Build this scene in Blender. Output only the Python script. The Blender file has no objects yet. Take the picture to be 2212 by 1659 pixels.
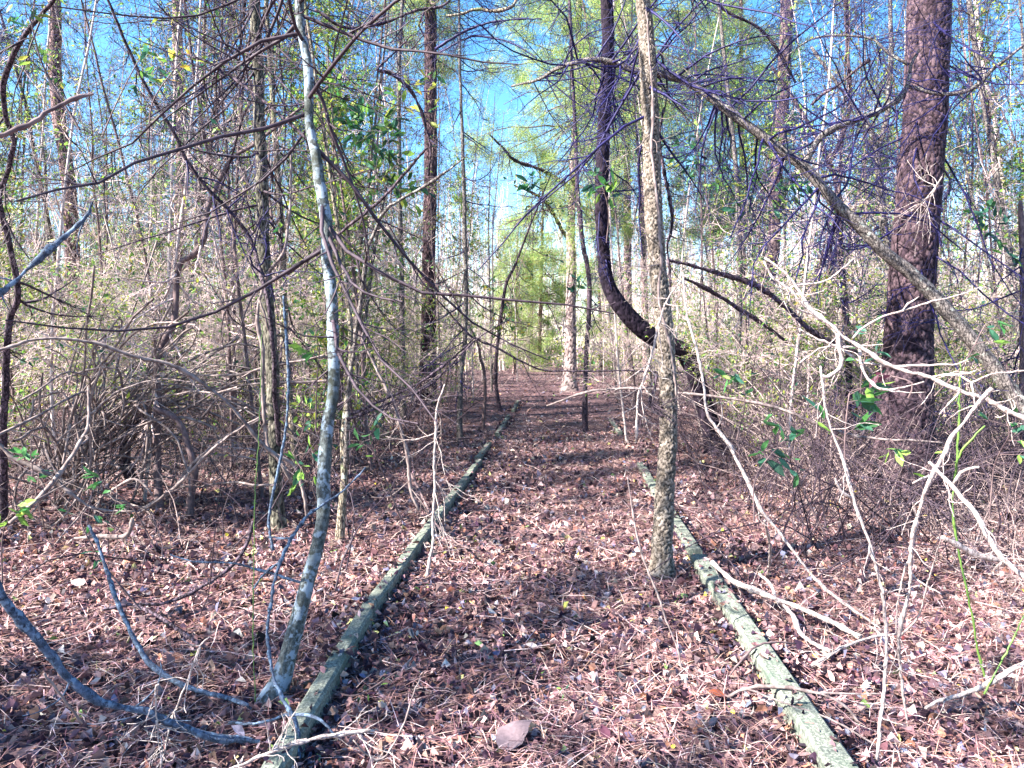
import bpy, math
import numpy as np
from math import radians, sin, cos, tan, pi
S = bpy.context.scene
COL = S.collection
rng = np.random.default_rng(7)

# ------------------------------------------------------------------ camera, sky, sun, exposure
CAM_H, PITCH, FL = 1.6, radians(2.85), 1598.0
cam = bpy.data.cameras.new('camera'); cam.lens = 26.0; cam.sensor_width = 36.0
cam.clip_start = 0.05; cam.clip_end = 3000
co = bpy.data.objects.new('camera', cam); COL.objects.link(co)
co.location = (0, 0, CAM_H); co.rotation_euler = (radians(90) - PITCH, 0, 0)
S.camera = co
SUN_EL = radians(40); SUN_DIR = np.array([-1.0, -0.42])            # where the sun stands, seen from above
SUN_DIR = SUN_DIR / np.linalg.norm(SUN_DIR)
W = bpy.data.worlds.new('World'); S.world = W; W.use_nodes = True
nt = W.node_tree; nt.nodes.clear()
sky = nt.nodes.new('ShaderNodeTexSky'); sky.sky_type = 'NISHITA'; sky.sun_disc = False
sky.sun_elevation = SUN_EL; sky.sun_rotation = math.atan2(SUN_DIR[0], SUN_DIR[1])
sky.air_density = 1.0; sky.dust_density = 0.6; sky.ozone_density = 1.0
hs = nt.nodes.new('ShaderNodeHueSaturation'); hs.inputs['Saturation'].default_value = 1.4; hs.inputs['Hue'].default_value = 0.5
bg = nt.nodes.new('ShaderNodeBackground'); bg.inputs['Strength'].default_value = 0.08
wo = nt.nodes.new('ShaderNodeOutputWorld')
nt.links.new(sky.outputs[0], hs.inputs['Color']); nt.links.new(hs.outputs[0], bg.inputs['Color']); nt.links.new(bg.outputs[0], wo.inputs[0])
sl = bpy.data.lights.new('sun', 'SUN'); sl.energy = 5.0; sl.angle = radians(0.5); sl.color = (1.0, 0.93, 0.84)
so = bpy.data.objects.new('sun', sl); COL.objects.link(so)
from mathutils import Vector
sd = Vector((SUN_DIR[0] * cos(SUN_EL), SUN_DIR[1] * cos(SUN_EL), sin(SUN_EL)))
so.rotation_euler = sd.to_track_quat('Z', 'Y').to_euler(); so.location = (-10, -5, 12)
S.view_settings.view_transform = 'Standard'; S.view_settings.look = 'None'
S.view_settings.gamma = 1.0; S.view_settings.exposure = 2.6

# ------------------------------------------------------------------ terrain and pixel helpers (photo measured 2212 x 1659)
def pathx(y):                                                      # centre line of the path
    y = np.asarray(y, float)
    return 0.12 + 0.012 * y + 0.0016 * y * y
def hgt(x, y):
    x = np.asarray(x, float); y = np.asarray(y, float)
    off = np.abs(x - pathx(np.clip(y, 0, 45)))
    bank = np.clip((off - 1.5) / 3.0, 0, 1)
    h = 0.03 * np.sin(1.3 * x + 0.7 * y) * np.cos(0.9 * y - 0.5 * x) + 0.015 * np.sin(3.1 * x + 1.7) * np.sin(2.7 * y)
    h = h * (0.4 + 0.9 * bank) + 0.10 * bank * (0.6 + 0.4 * np.sin(0.35 * y + 0.2 * x))
    far = np.clip((np.hypot(x, y) - 18) / 60, 0, 1)
    return h + far * 0.5
def P(x, y, d):
    a = (x - 1106) / FL; b = (829.5 - y) / FL
    return np.array([d * a, d * (cos(PITCH) + b * sin(PITCH)), CAM_H + d * (-sin(PITCH) + b * cos(PITCH))])
def G(x, y, dz=0.0):                                               # where the ray through a pixel meets the ground
    q = P(x, y, 1.0) - np.array([0, 0, CAM_H]); z = 0.0
    for _ in range(12):
        t = (z + dz - CAM_H) / q[2]; p = np.array([q[0] * t, q[1] * t, z + dz]); z = float(hgt(p[0], p[1]))
    return p
def gd(x, y): return G(x, y)[1] / (cos(PITCH) + (829.5 - y) / FL * sin(PITCH))

# ------------------------------------------------------------------ mesh building
class MB:
    def __init__(s): s.v = []; s.q = []; s.t = []; s.c = []; s.n = 0
    def add(s, v, q=None, t=None, c=None):
        v = np.asarray(v, float).reshape(-1, 3)
        if q is not None and len(q): s.q.append(np.asarray(q, int).reshape(-1, 4) + s.n)
        if t is not None and len(t): s.t.append(np.asarray(t, int).reshape(-1, 3) + s.n)
        s.v.append(v); s.c.append(np.ones((len(v), 3)) if c is None else np.asarray(c, float).reshape(-1, 3)); s.n += len(v)
    def mesh(s, name, mat, loc=(0, 0, 0), smooth=True, color=False):
        m = bpy.data.meshes.new(name)
        v = np.concatenate(s.v) - np.asarray(loc, float)
        q = np.concatenate(s.q) if s.q else np.zeros((0, 4), int); t = np.concatenate(s.t) if s.t else np.zeros((0, 3), int)
        m.vertices.add(len(v)); m.vertices.foreach_set('co', v.astype('f4').ravel())
        li = np.concatenate([q.ravel(), t.ravel()]).astype('i4'); m.loops.add(len(li)); m.loops.foreach_set('vertex_index', li)
        np_ = len(q) + len(t); m.polygons.add(np_)
        ls = np.concatenate([np.arange(len(q)) * 4, len(q) * 4 + np.arange(len(t)) * 3]).astype('i4')
        m.polygons.foreach_set('loop_start', ls)
        m.polygons.foreach_set('use_smooth', np.full(np_, smooth))
        if color:
            a = m.color_attributes.new('tint', 'FLOAT_COLOR', 'POINT'); c = np.concatenate(s.c)
            a.data.foreach_set('color', np.concatenate([c, np.ones((len(c), 1))], 1).astype('f4').ravel())
        m.materials.append(mat); m.update(calc_edges=True); m.validate()
        return m
def nrm(a): return a / np.maximum(np.linalg.norm(a, axis=-1, keepdims=True), 1e-9)
def tubes(mb, pts, rad, sides=3, rough=0.0, tint=None):
    pts = np.asarray(pts, float); rad = np.asarray(rad, float)
    if pts.ndim == 2: pts = pts[None]; rad = rad[None]
    N, K, _ = pts.shape
    T = nrm(np.gradient(pts, axis=1))
    ref = np.zeros((N, 3)); ref[np.arange(N), np.argmin(np.abs(T[:, 0]), 1)] = 1
    A = np.zeros((N, K, 3)); cur = nrm(ref - T[:, 0] * np.sum(ref * T[:, 0], -1, keepdims=True)); A[:, 0] = cur
    for k in range(1, K):
        cur = nrm(cur - T[:, k] * np.sum(cur * T[:, k], -1, keepdims=True)); A[:, k] = cur
    B = np.cross(T, A)
    th = np.arange(sides) / sides * 2 * pi
    r = np.repeat(rad[:, :, None], sides, 2)
    if rough: r = r * (1 + rough * rng.standard_normal(r.shape))
    V = pts[:, :, None] + r[..., None] * (np.cos(th)[:, None] * A[:, :, None] + np.sin(th)[:, None] * B[:, :, None])
    i = np.arange(N * K * sides).reshape(N, K, sides)
    a = i[:, :-1]; b = i[:, 1:]
    Q = np.stack([a, np.roll(a, -1, 2), np.roll(b, -1, 2), b], -1)
    c = None
    if tint is not None: c = np.repeat(np.asarray(tint, float).reshape(N, 1, 3), K * sides, 1)
    mb.add(V, q=Q, c=c)
def plated(mb, pts, rad, cw, ch, dep, sides, c_in=(0.02, 0.012, 0.02), c1=(0.17, 0.10, 0.12), c2=(0.34, 0.24, 0.25), edge=0.16):
    """one trunk whose bark plates are modelled: furrows between cells are pushed in and take the dark inner bark colour"""
    T = nrm(np.gradient(pts, axis=0)); A = np.zeros_like(pts); cur = nrm(np.array([1., 0, 0]) - T[0] * T[0, 0])
    for k in range(len(pts)): cur = nrm(cur - T[k] * np.dot(cur, T[k])); A[k] = cur
    B = np.cross(T, A); th = np.arange(sides) / sides * 2 * pi
    v = np.concatenate([[0], np.cumsum(np.linalg.norm(np.diff(pts, axis=0), axis=1))])
    nu = max(5, int(round(2 * pi * rad.mean() / cw))); U = th[None] / (2 * pi) * nu + 0 * v[:, None]; Vv = v[:, None] / ch + 0 * th[None]
    ph = rng.uniform(0, 6, 6)
    wu = .22 * np.sin(v[:, None] / ch * 2.3 + 3 * th + ph[0]) + .13 * np.sin(v[:, None] / ch * 5.1 - 5 * th + ph[1]) + .10 * np.sin(v[:, None] / ch * 13 + 11 * th + ph[4]); Vv = Vv + .3 * np.sin(4 * th[None] + ph[2] + Vv * .7) + .2 * np.sin(9 * th[None] + ph[3]); U = U + wu
    nv = int(Vv.max() - Vv.min()) + 5; J = rng.uniform(.12, .88, (nv, nu, 2)); H = rng.uniform(0, 1, (nv, nu)); v0 = int(np.floor(Vv.min())) - 1
    f1 = np.full(U.shape, 9.); f2 = np.full(U.shape, 9.); hh = np.zeros(U.shape); iu = np.floor(U).astype(int); iv = np.floor(Vv).astype(int)
    for du in (-1, 0, 1):
        for dv in (-1, 0, 1):
            a = (iu + du) % nu; b = np.clip(iv + dv - v0, 0, nv - 1); d = np.hypot(iu + du + J[b, a, 0] - U, iv + dv + J[b, a, 1] - Vv)
            m = d < f1; f2 = np.where(m, f1, np.minimum(f2, d)); f1 = np.where(m, d, f1); hh = np.where(m, H[b, a], hh)
    e = np.clip((f2 - f1) / edge, 0, 1); e = e * e * (3 - 2 * e)
    rr = rad[:, None] + dep * (e * (.75 + .35 * hh) - .8) + rng.normal(0, dep * .10, U.shape)
    X = pts[:, None] + rr[..., None] * (np.cos(th)[None, :, None] * A[:, None] + np.sin(th)[None, :, None] * B[:, None])
    pl = np.array(c1) + (np.array(c2) - c1) * hh[..., None]; c = np.array(c_in) * (1 - e[..., None]) + pl * e[..., None] * (1 + .12 * rng.standard_normal(U.shape))[..., None]
    i = np.arange(U.size).reshape(U.shape); a = i[:-1]; b = i[1:]
    mb.add(X, q=np.stack([a, np.roll(a, -1, 1), np.roll(b, -1, 1), b], -1), c=np.clip(c, .003, 1))
def spline(p, r, step):
    p = np.asarray(p, float); r = np.asarray(r, float)
    seg = np.linalg.norm(np.diff(p, axis=0), axis=1)
    pp = np.vstack([2 * p[0] - p[1], p, 2 * p[-1] - p[-2]]); out = []; ro = []
    for i in range(len(p) - 1):
        n = max(2, int(seg[i] / step)); t = np.linspace(0, 1, n, endpoint=False)[:, None]
        a, b, c, d = pp[i], pp[i + 1], pp[i + 2], pp[i + 3]
        out.append(0.5 * (2 * b + (c - a) * t + (2 * a - 5 * b + 4 * c - d) * t ** 2 + (3 * b - 3 * c + d - a) * t ** 3))
        ro.append(r[i] + (r[i + 1] - r[i]) * t[:, 0])
    out.append(p[-1:]); ro.append(r[-1:])
    return np.vstack(out), np.concatenate(ro)
def resample(p, r, K):
    L = np.concatenate([[0], np.cumsum(np.linalg.norm(np.diff(p, axis=0), axis=1))]); t = np.linspace(0, L[-1], K)
    return np.stack([np.interp(t, L, p[:, i]) for i in range(3)], 1), np.interp(t, L, r)
def sprout(PP, RR, n, L, ang=(0.6, 1.2), K=6, rr=0.6, up=0.0, wob=0.25, t0=0.1, t1=1.0, rcap=0.02, taper=0.5, bend=None):
    N, Kp, _ = PP.shape
    ln = np.linalg.norm(np.diff(PP, axis=1), axis=2).sum(1)
    idx = rng.choice(N, n, p=ln / ln.sum()); t = rng.uniform(t0, t1, n) * (Kp - 1.001); k = t.astype(int); f = (t - k)[:, None]
    p0 = PP[idx, k] * (1 - f) + PP[idx, k + 1] * f; r0 = RR[idx, k] * (1 - f[:, 0]) + RR[idx, k + 1] * f[:, 0]
    T = nrm(PP[idx, k + 1] - PP[idx, k]); rv = nrm(np.cross(T, rng.standard_normal((n, 3))))
    a = rng.uniform(ang[0], ang[1], n)[:, None]; d = np.cos(a) * T + np.sin(a) * rv
    l = L * rng.uniform(0.4, 1.25, n) * (1 - taper * t / (Kp - 1)); r = np.minimum(r0 * rr, rcap)
    out = np.zeros((n, K, 3)); out[:, 0] = p0; cv = rng.standard_normal((n, 3)) * wob * 0.5
    for j in range(1, K):
        d = nrm(d + wob * rng.standard_normal((n, 3)) + cv + np.array([0, 0, up]))
        out[:, j] = out[:, j - 1] + d * (l / (K - 1))[:, None]
    return out, r[:, None] * np.linspace(1, 0.3, K)[None]
def leaf_batch(mb, p, d, size, width=0.4, tint=None, simple=True, curl=0.15, flat=None):
    n = len(p); d = nrm(d); w = rng.standard_normal((n, 3))
    if flat is not None: w = np.array([0, 0, 1.0]) + flat * w
    nz = nrm(w - d * np.sum(w * d, -1, keepdims=True)); s = np.cross(d, nz); sz = np.broadcast_to(size, (n,))[:, None]; wd = np.broadcast_to(width, (n,))[:, None] * sz
    c = None
    if simple:
        V = np.stack([p, p + d * sz * .45 + s * wd * .5 + nz * sz * .1, p + d * sz, p + d * sz * .45 - s * wd * .5 + nz * sz * .1], 1)
        i = np.arange(n)[:, None] * 4
        t = np.concatenate([i + np.array([0, 2, 1]), i + np.array([0, 3, 2])])
        if tint is not None: c = np.repeat(tint[:, None], 4, 1)
    else:
        cu = (curl * rng.uniform(-0.6, 1.4, (n, 1))) * sz; c2 = (curl * rng.uniform(-1, 1, (n, 1))) * sz
        tw = curl * rng.uniform(-1, 1, (n, 1)) * sz
        V = np.stack([p, p + d * sz * .5 - nz * cu * .4, p + d * sz + nz * c2,
                      p + d * sz * .25 + s * wd * .42 + nz * (cu * .5 + tw * .3), p + d * sz * .65 + s * wd * .46 + nz * (cu + tw),
                      p + d * sz * .28 - s * wd * .44 + nz * (cu * .6 - tw * .3), p + d * sz * .62 - s * wd * .43 + nz * (cu - tw)], 1)
        i = np.arange(n)[:, None] * 7
        t = np.concatenate([i + np.array(q) for q in ([0, 1, 3], [1, 4, 3], [1, 2, 4], [0, 5, 1], [1, 5, 6], [1, 6, 2])])
        if tint is not None: c = np.repeat(tint[:, None], 7, 1)
    mb.add(V, t=t, c=c)
def pick(pal, w, n, j=0.15):
    w = np.array(w, float); c = np.array(pal)[rng.choice(len(pal), n, p=w / w.sum())]
    return np.clip(c * (1 + j * rng.standard_normal((n, 1))) * (1 + 0.06 * rng.standard_normal((n, 3))), 0.005, 0.9)

# ------------------------------------------------------------------ materials
def nodes(name):
    m = bpy.data.materials.new(name); m.use_nodes = True; t = m.node_tree; t.nodes.clear()
    o = t.nodes.new('ShaderNodeOutputMaterial'); return m, t, o
def N(t, k, **kw):
    n = t.nodes.new(k)
    for a, b in kw.items():
        if a.startswith('i_'): n.inputs[a[2:].replace('_', ' ')].default_value = b
        else: setattr(n, a, b)
    return n
def ramp(t, src, stops):
    r = N(t, 'ShaderNodeValToRGB'); e = r.color_ramp.elements
    while len(e) < len(stops): e.new(0.5)
    for el, (p, c) in zip(e, stops): el.position = p; el.color = (*c, 1)
    t.links.new(src, r.inputs[0]); return r.outputs[0]
def mixc(t, f, a, b, mode='MIX'):
    m = N(t, 'ShaderNodeMix', data_type='RGBA', blend_type=mode)
    for s, v in ((0, f), (6, a), (7, b)):
        if hasattr(v, 'is_output'): t.links.new(v, m.inputs[s])
        else: m.inputs[s].default_value = v if s == 0 else (*v, 1)
    return m.outputs[2]
def coords(t, scale):
    tc = N(t, 'ShaderNodeTexCoord'); mp = N(t, 'ShaderNodeMapping'); mp.inputs['Scale'].default_value = scale
    t.links.new(tc.outputs['Object'], mp.inputs[0]); return mp.outputs[0]
def bark(name, c1, c2, cc, scale=(22, 22, 7), crack=0.09, bump=0.6, lichen=None, lth=0.56, lsc=9, moss=None, dist=0.01):
    m, t, o = nodes(name); b = N(t, 'ShaderNodeBsdfPrincipled', i_Roughness=0.85)
    b.inputs['Specular IOR Level'].default_value = 0.2
    v = coords(t, scale); base = coords(t, (1, 1, 1))
    nz = N(t, 'ShaderNodeTexNoise', i_Scale=2.2, i_Detail=4.0); t.links.new(v, nz.inputs[0])
    wv = N(t, 'ShaderNodeVectorMath', operation='MULTIPLY_ADD'); t.links.new(nz.outputs['Color'], wv.inputs[0]); wv.inputs[1].default_value = (1.1,) * 3; t.links.new(v, wv.inputs[2])
    vo = N(t, 'ShaderNodeTexVoronoi', feature='DISTANCE_TO_EDGE', i_Scale=1.0); t.links.new(wv.outputs[0], vo.inputs['Vector'])
    vc = N(t, 'ShaderNodeTexVoronoi', feature='F1', i_Scale=1.0); t.links.new(wv.outputs[0], vc.inputs['Vector'])
    pc = ramp(t, vc.outputs['Color'], [(0.1, c1), (0.9, c2)])
    n2 = N(t, 'ShaderNodeTexNoise', i_Scale=60.0, i_Detail=5.0); t.links.new(base, n2.inputs[0])
    pc = mixc(t, 0.55, pc, ramp(t, n2.outputs[0], [(0.35, tuple(x * 0.45 for x in c1)), (0.65, tuple(min(1, x * 1.5) for x in c2))]))
    e = ramp(t, vo.outputs[0], [(0.0, (0, 0, 0)), (crack, (1, 1, 1))])
    colr = mixc(t, e, cc, pc)
    if lichen:
        n3 = N(t, 'ShaderNodeTexNoise', i_Scale=float(lsc), i_Detail=6.0, i_Roughness=0.62); t.links.new(base, n3.inputs[0])
        f = ramp(t, n3.outputs[0], [(lth, (0, 0, 0)), (lth + 0.05, (1, 1, 1))]); colr = mixc(t, f, colr, lichen)
    if moss:
        n4 = N(t, 'ShaderNodeTexNoise', i_Scale=5.0, i_Detail=5.0); t.links.new(base, n4.inputs[0])
        f = ramp(t, n4.outputs[0], [(0.55, (0, 0, 0)), (0.68, (0.8, 0.8, 0.8))]); colr = mixc(t, f, colr, moss)
    t.links.new(colr, b.inputs['Base Color'])
    hsum = N(t, 'ShaderNodeMath', operation='MULTIPLY_ADD'); t.links.new(n2.outputs[0], hsum.inputs[0]); hsum.inputs[1].default_value = 0.35; t.links.new(e, hsum.inputs[2])
    bu = N(t, 'ShaderNodeBump', i_Strength=bump, i_Distance=dist); t.links.new(hsum.outputs[0], bu.inputs['Height']); t.links.new(bu.outputs[0], b.inputs['Normal'])
    t.links.new(b.outputs[0], o.inputs[0]); return m
def plain(name, c1, c2, sc=30, rough=0.8, bump=0.3):
    m, t, o = nodes(name); b = N(t, 'ShaderNodeBsdfPrincipled', i_Roughness=rough); b.inputs['Specular IOR Level'].default_value = 0.3
    n = N(t, 'ShaderNodeTexNoise', i_Scale=float(sc), i_Detail=4.0); t.links.new(coords(t, (1, 1, 0.5)), n.inputs[0])
    t.links.new(ramp(t, n.outputs[0], [(0.35, c1), (0.65, c2)]), b.inputs['Base Color'])
    bu = N(t, 'ShaderNodeBump', i_Strength=bump, i_Distance=0.004); t.links.new(n.outputs[0], bu.inputs['Height']); t.links.new(bu.outputs[0], b.inputs['Normal'])
    t.links.new(b.outputs[0], o.inputs[0]); return m
def leafmat(name, trans=0.35, rough=0.55, spec=0.4):
    m, t, o = nodes(name); a = N(t, 'ShaderNodeVertexColor', layer_name='tint')
    n = N(t, 'ShaderNodeTexNoise', i_Scale=70.0, i_Detail=3.0); t.links.new(coords(t, (1, 1, 1)), n.inputs[0])
    c = mixc(t, 0.6, a.outputs[0], ramp(t, n.outputs[0], [(0.3, (0.45,) * 3), (0.7, (1.0,) * 3)]), 'MULTIPLY')
    b = N(t, 'ShaderNodeBsdfPrincipled', i_Roughness=rough); b.inputs['Specular IOR Level'].default_value = spec; t.links.new(c, b.inputs['Base Color'])
    if trans:
        tr = N(t, 'ShaderNodeBsdfTranslucent'); t.links.new(c, tr.inputs[0]); mx = N(t, 'ShaderNodeMixShader', i_Fac=trans)
        t.links.new(b.outputs[0], mx.inputs[1]); t.links.new(tr.outputs[0], mx.inputs[2]); t.links.new(mx.outputs[0], o.inputs[0])
    else: t.links.new(b.outputs[0], o.inputs[0])
    return m
M = {}
M['pine'] = bark('pine_bark', (0.19, 0.11, 0.12), (0.36, 0.24, 0.24), (0.02, 0.012, 0.02), (15, 15, 6), 0.16, 1.0, dist=0.02)
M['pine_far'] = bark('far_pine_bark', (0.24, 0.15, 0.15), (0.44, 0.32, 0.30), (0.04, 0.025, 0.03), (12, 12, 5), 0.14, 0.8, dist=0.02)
M['rough'] = bark('rough_grey_bark', (0.30, 0.24, 0.20), (0.55, 0.47, 0.40), (0.04, 0.03, 0.025), (60, 60, 26), 0.14, 1.0, moss=(0.20, 0.20, 0.08), dist=0.008)
M['lichen'] = bark('lichen_bark', (0.035, 0.045, 0.045), (0.11, 0.125, 0.125), (0.03, 0.03, 0.03), (40, 40, 14), 0.05, 0.35, lichen=(0.20, 0.25, 0.30), lth=0.50, lsc=15, moss=(0.03, 0.035, 0.025))
M['furrow'] = bark('furrowed_bark', (0.15, 0.12, 0.09), (0.34, 0.29, 0.22), (0.012, 0.01, 0.012), (55, 55, 11), 0.17, 0.9, lichen=(0.36, 0.42, 0.38), lth=0.60, lsc=14, moss=(0.13, 0.16, 0.07), dist=0.008)
M['dark'] = bark('dark_bark', (0.045, 0.03, 0.05), (0.11, 0.08, 0.10), (0.008, 0.006, 0.01), (35, 35, 12), 0.12, 0.9)
M['grey'] = bark('grey_bark', (0.07, 0.06, 0.06), (0.19, 0.165, 0.155), (0.02, 0.018, 0.02), (45, 45, 16), 0.10, 0.8, lichen=(0.28, 0.29, 0.26), lth=0.58, lsc=16)
M['bluelich'] = bark('blue_grey_bark', (0.04, 0.06, 0.09), (0.08, 0.11, 0.17), (0.01, 0.01, 0.02), (50, 50, 30), 0.05, 0.4, lichen=(0.14, 0.20, 0.28), lth=0.54, lsc=30, moss=(0.02, 0.02, 0.025))
M['pale'] = plain('pale_sapling_bark', (0.30, 0.24, 0.24), (0.66, 0.57, 0.54))
M['brown'] = plain('brown_sapling_bark', (0.06, 0.038, 0.045), (0.17, 0.12, 0.12))
M['tan_twig'] = plain('sunlit_tan_twig', (0.36, 0.27, 0.27), (0.60, 0.48, 0.46), rough=0.7)
M['backlit_twig'] = plain('backlit_violet_twig', (0.006, 0.004, 0.034), (0.015, 0.011, 0.085), rough=0.6)  # violet look of twigs against the sky, put into their colour
M['dark_twig'] = plain('dark_twig_bark', (0.018, 0.011, 0.02), (0.06, 0.04, 0.055), rough=0.7)
M['bone'] = bark('bleached_dead_wood', (0.26, 0.20, 0.19), (0.46, 0.40, 0.38), (0.12, 0.09, 0.09), (60, 60, 14), 0.05, 0.5, lichen=(0.16, 0.13, 0.13), lth=0.60, lsc=28)
M['brush'] = plain('brush_bark', (0.13, 0.09, 0.09), (0.34, 0.26, 0.25))
M['vine'] = plain('vine_bark', (0.09, 0.065, 0.065), (0.26, 0.21, 0.20))
M['green'] = plain('green_stem', (0.05, 0.11, 0.03), (0.14, 0.24, 0.05), rough=0.5)
def platemat():
    m, t, o = nodes('plated_bark'); a = N(t, 'ShaderNodeVertexColor', layer_name='tint'); b = N(t, 'ShaderNodeBsdfPrincipled', i_Roughness=0.9); b.inputs['Specular IOR Level'].default_value = 0.15
    n = N(t, 'ShaderNodeTexNoise', i_Scale=55.0, i_Detail=6.0, i_Roughness=0.65); t.links.new(coords(t, (1, 1, .55)), n.inputs[0])
    c = mixc(t, .85, a.outputs[0], ramp(t, n.outputs[0], [(0.3, (0.35, .33, .36)), (0.5, (.85,) * 3), (0.7, (1.0,) * 3)]), 'MULTIPLY')
    n2 = N(t, 'ShaderNodeTexNoise', i_Scale=3.0, i_Detail=5.0); t.links.new(coords(t, (1, 1, .6)), n2.inputs[0])
    c = mixc(t, .6, c, ramp(t, n2.outputs[0], [(0.35, (0.5, .48, .5)), (0.65, (1.0,) * 3)]), 'MULTIPLY')
    t.links.new(c, b.inputs['Base Color']); bu = N(t, 'ShaderNodeBump', i_Strength=.8, i_Distance=.005); t.links.new(n.outputs[0], bu.inputs['Height']); t.links.new(bu.outputs[0], b.inputs['Normal'])
    t.links.new(b.outputs[0], o.inputs[0]); return m
M['plates'] = platemat()
M['leaf'] = leafmat('green_leaf', 0.45)
M['litter'] = leafmat('dead_leaf', 0.12, 0.6, 0.3)
M['needle'] = leafmat('pine_needle', 0.45)
def timbermat():
    m, t, o = nodes('weathered_timber'); b = N(t, 'ShaderNodeBsdfPrincipled', i_Roughness=0.8); b.inputs['Specular IOR Level'].default_value = 0.3
    g = N(t, 'ShaderNodeTexNoise', i_Scale=6.0, i_Detail=6.0); t.links.new(coords(t, (14, 1.2, 14)), g.inputs[0])
    c = ramp(t, g.outputs[0], [(0.3, (0.06, 0.07, 0.06)), (0.7, (0.15, 0.165, 0.14))])
    n = N(t, 'ShaderNodeTexNoise', i_Scale=75.0, i_Detail=8.0, i_Roughness=0.75); t.links.new(coords(t, (1, 1, 1)), n.inputs[0])
    c = mixc(t, ramp(t, n.outputs[0], [(0.5, (0, 0, 0)), (0.56, (1, 1, 1))]), c, (0.25, 0.27, 0.22))
    n2 = N(t, 'ShaderNodeTexNoise', i_Scale=7.0, i_Detail=5.0); t.links.new(coords(t, (1, 1, 1)), n2.inputs[0])
    c = mixc(t, ramp(t, n2.outputs[0], [(0.5, (0, 0, 0)), (0.66, (0.75, 0.75, 0.75))]), c, (0.06, 0.09, 0.07))
    t.links.new(c, b.inputs['Base Color'])
    bu = N(t, 'ShaderNodeBump', i_Strength=0.7, i_Distance=0.004); t.links.new(g.outputs[0], bu.inputs['Height']); t.links.new(bu.outputs[0], b.inputs['Normal'])
    t.links.new(b.outputs[0], o.inputs[0]); return m
M['timber'] = timbermat()
def groundmat():
    m, t, o = nodes('forest_floor'); b = N(t, 'ShaderNodeBsdfPrincipled', i_Roughness=0.95); b.inputs['Specular IOR Level'].default_value = 0.1
    v = coords(t, (1, 1, 1))
    vo = N(t, 'ShaderNodeTexVoronoi', feature='F1', i_Scale=26.0); t.links.new(v, vo.inputs['Vector'])
    n = N(t, 'ShaderNodeTexNoise', i_Scale=1.4, i_Detail=8.0); t.links.new(v, n.inputs[0])
    c = ramp(t, vo.outputs['Color'], [(0.1, (0.02, 0.012, 0.016)), (0.5, (0.09, 0.05, 0.06)), (0.9, (0.30, 0.20, 0.20))])
    c = mixc(t, 0.45, c, ramp(t, n.outputs[0], [(0.35, (0.05, 0.03, 0.035)), (0.65, (0.20, 0.12, 0.12))]))
    t.links.new(c, b.inputs['Base Color'])
    bu = N(t, 'ShaderNodeBump', i_Strength=1.0, i_Distance=0.02); t.links.new(vo.outputs['Distance'], bu.inputs['Height']); t.links.new(bu.outputs[0], b.inputs['Normal'])
    t.links.new(b.outputs[0], o.inputs[0]); return m
M['ground'] = groundmat()

# ------------------------------------------------------------------ objects
def tag(o, label=None, cat=None, group=None, kind=None):
    for k, v in (('label', label), ('category', cat), ('group', group), ('kind', kind)):
        if v: o[k] = v
    return o
def thing(name, label, cat, loc=(0, 0, 0), group=None):
    o = bpy.data.objects.new(name, None); COL.objects.link(o); o.location = tuple(loc); o.empty_display_size = 0.2
    return tag(o, label, cat, group)
def put(name, mb, mat, parent=None, loc=(0, 0, 0), color=False, smooth=True, label=None):
    me = mb.mesh(name, mat, loc, smooth, color); o = bpy.data.objects.new(name, me); COL.objects.link(o)
    if parent is not None: o.parent = parent
    else: o.location = tuple(loc)
    if label: o['label'] = label
    return o
def copy_tree(o, parent=None):
    c = o.copy(); COL.objects.link(c)
    if parent is not None: c.parent = parent
    for ch in list(o.children): copy_tree(ch, c)
    return c

# ground sheet: fine near the camera, reaching the horizon
def ground():
    mb = MB()
    def axis(lim, fine, lo):
        a = list(np.arange(-lo, lo + 1e-6, fine)); s = fine; x = lo
        while x < lim: s *= 1.35; x += s; a.append(x); a.insert(0, -x)
        return np.array(a)
    xs = axis(1200, 0.12, 9); ys = axis(1200, 0.12, 9) + 8
    X, Y = np.meshgrid(xs, ys); Z = hgt(X, Y) - 0.01
    near = (np.abs(X) < 9) & (np.abs(Y - 8) < 9); Z = Z + near * 0.008 * rng.standard_normal(Z.shape)
    V = np.stack([X, Y, Z], -1); i = np.arange(X.size).reshape(X.shape)
    mb.add(V, q=np.stack([i[:-1, :-1], i[:-1, 1:], i[1:, 1:], i[1:, :-1]], -1))
    tag(put('ground', mb, M['ground']), kind='structure')
ground()

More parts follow.
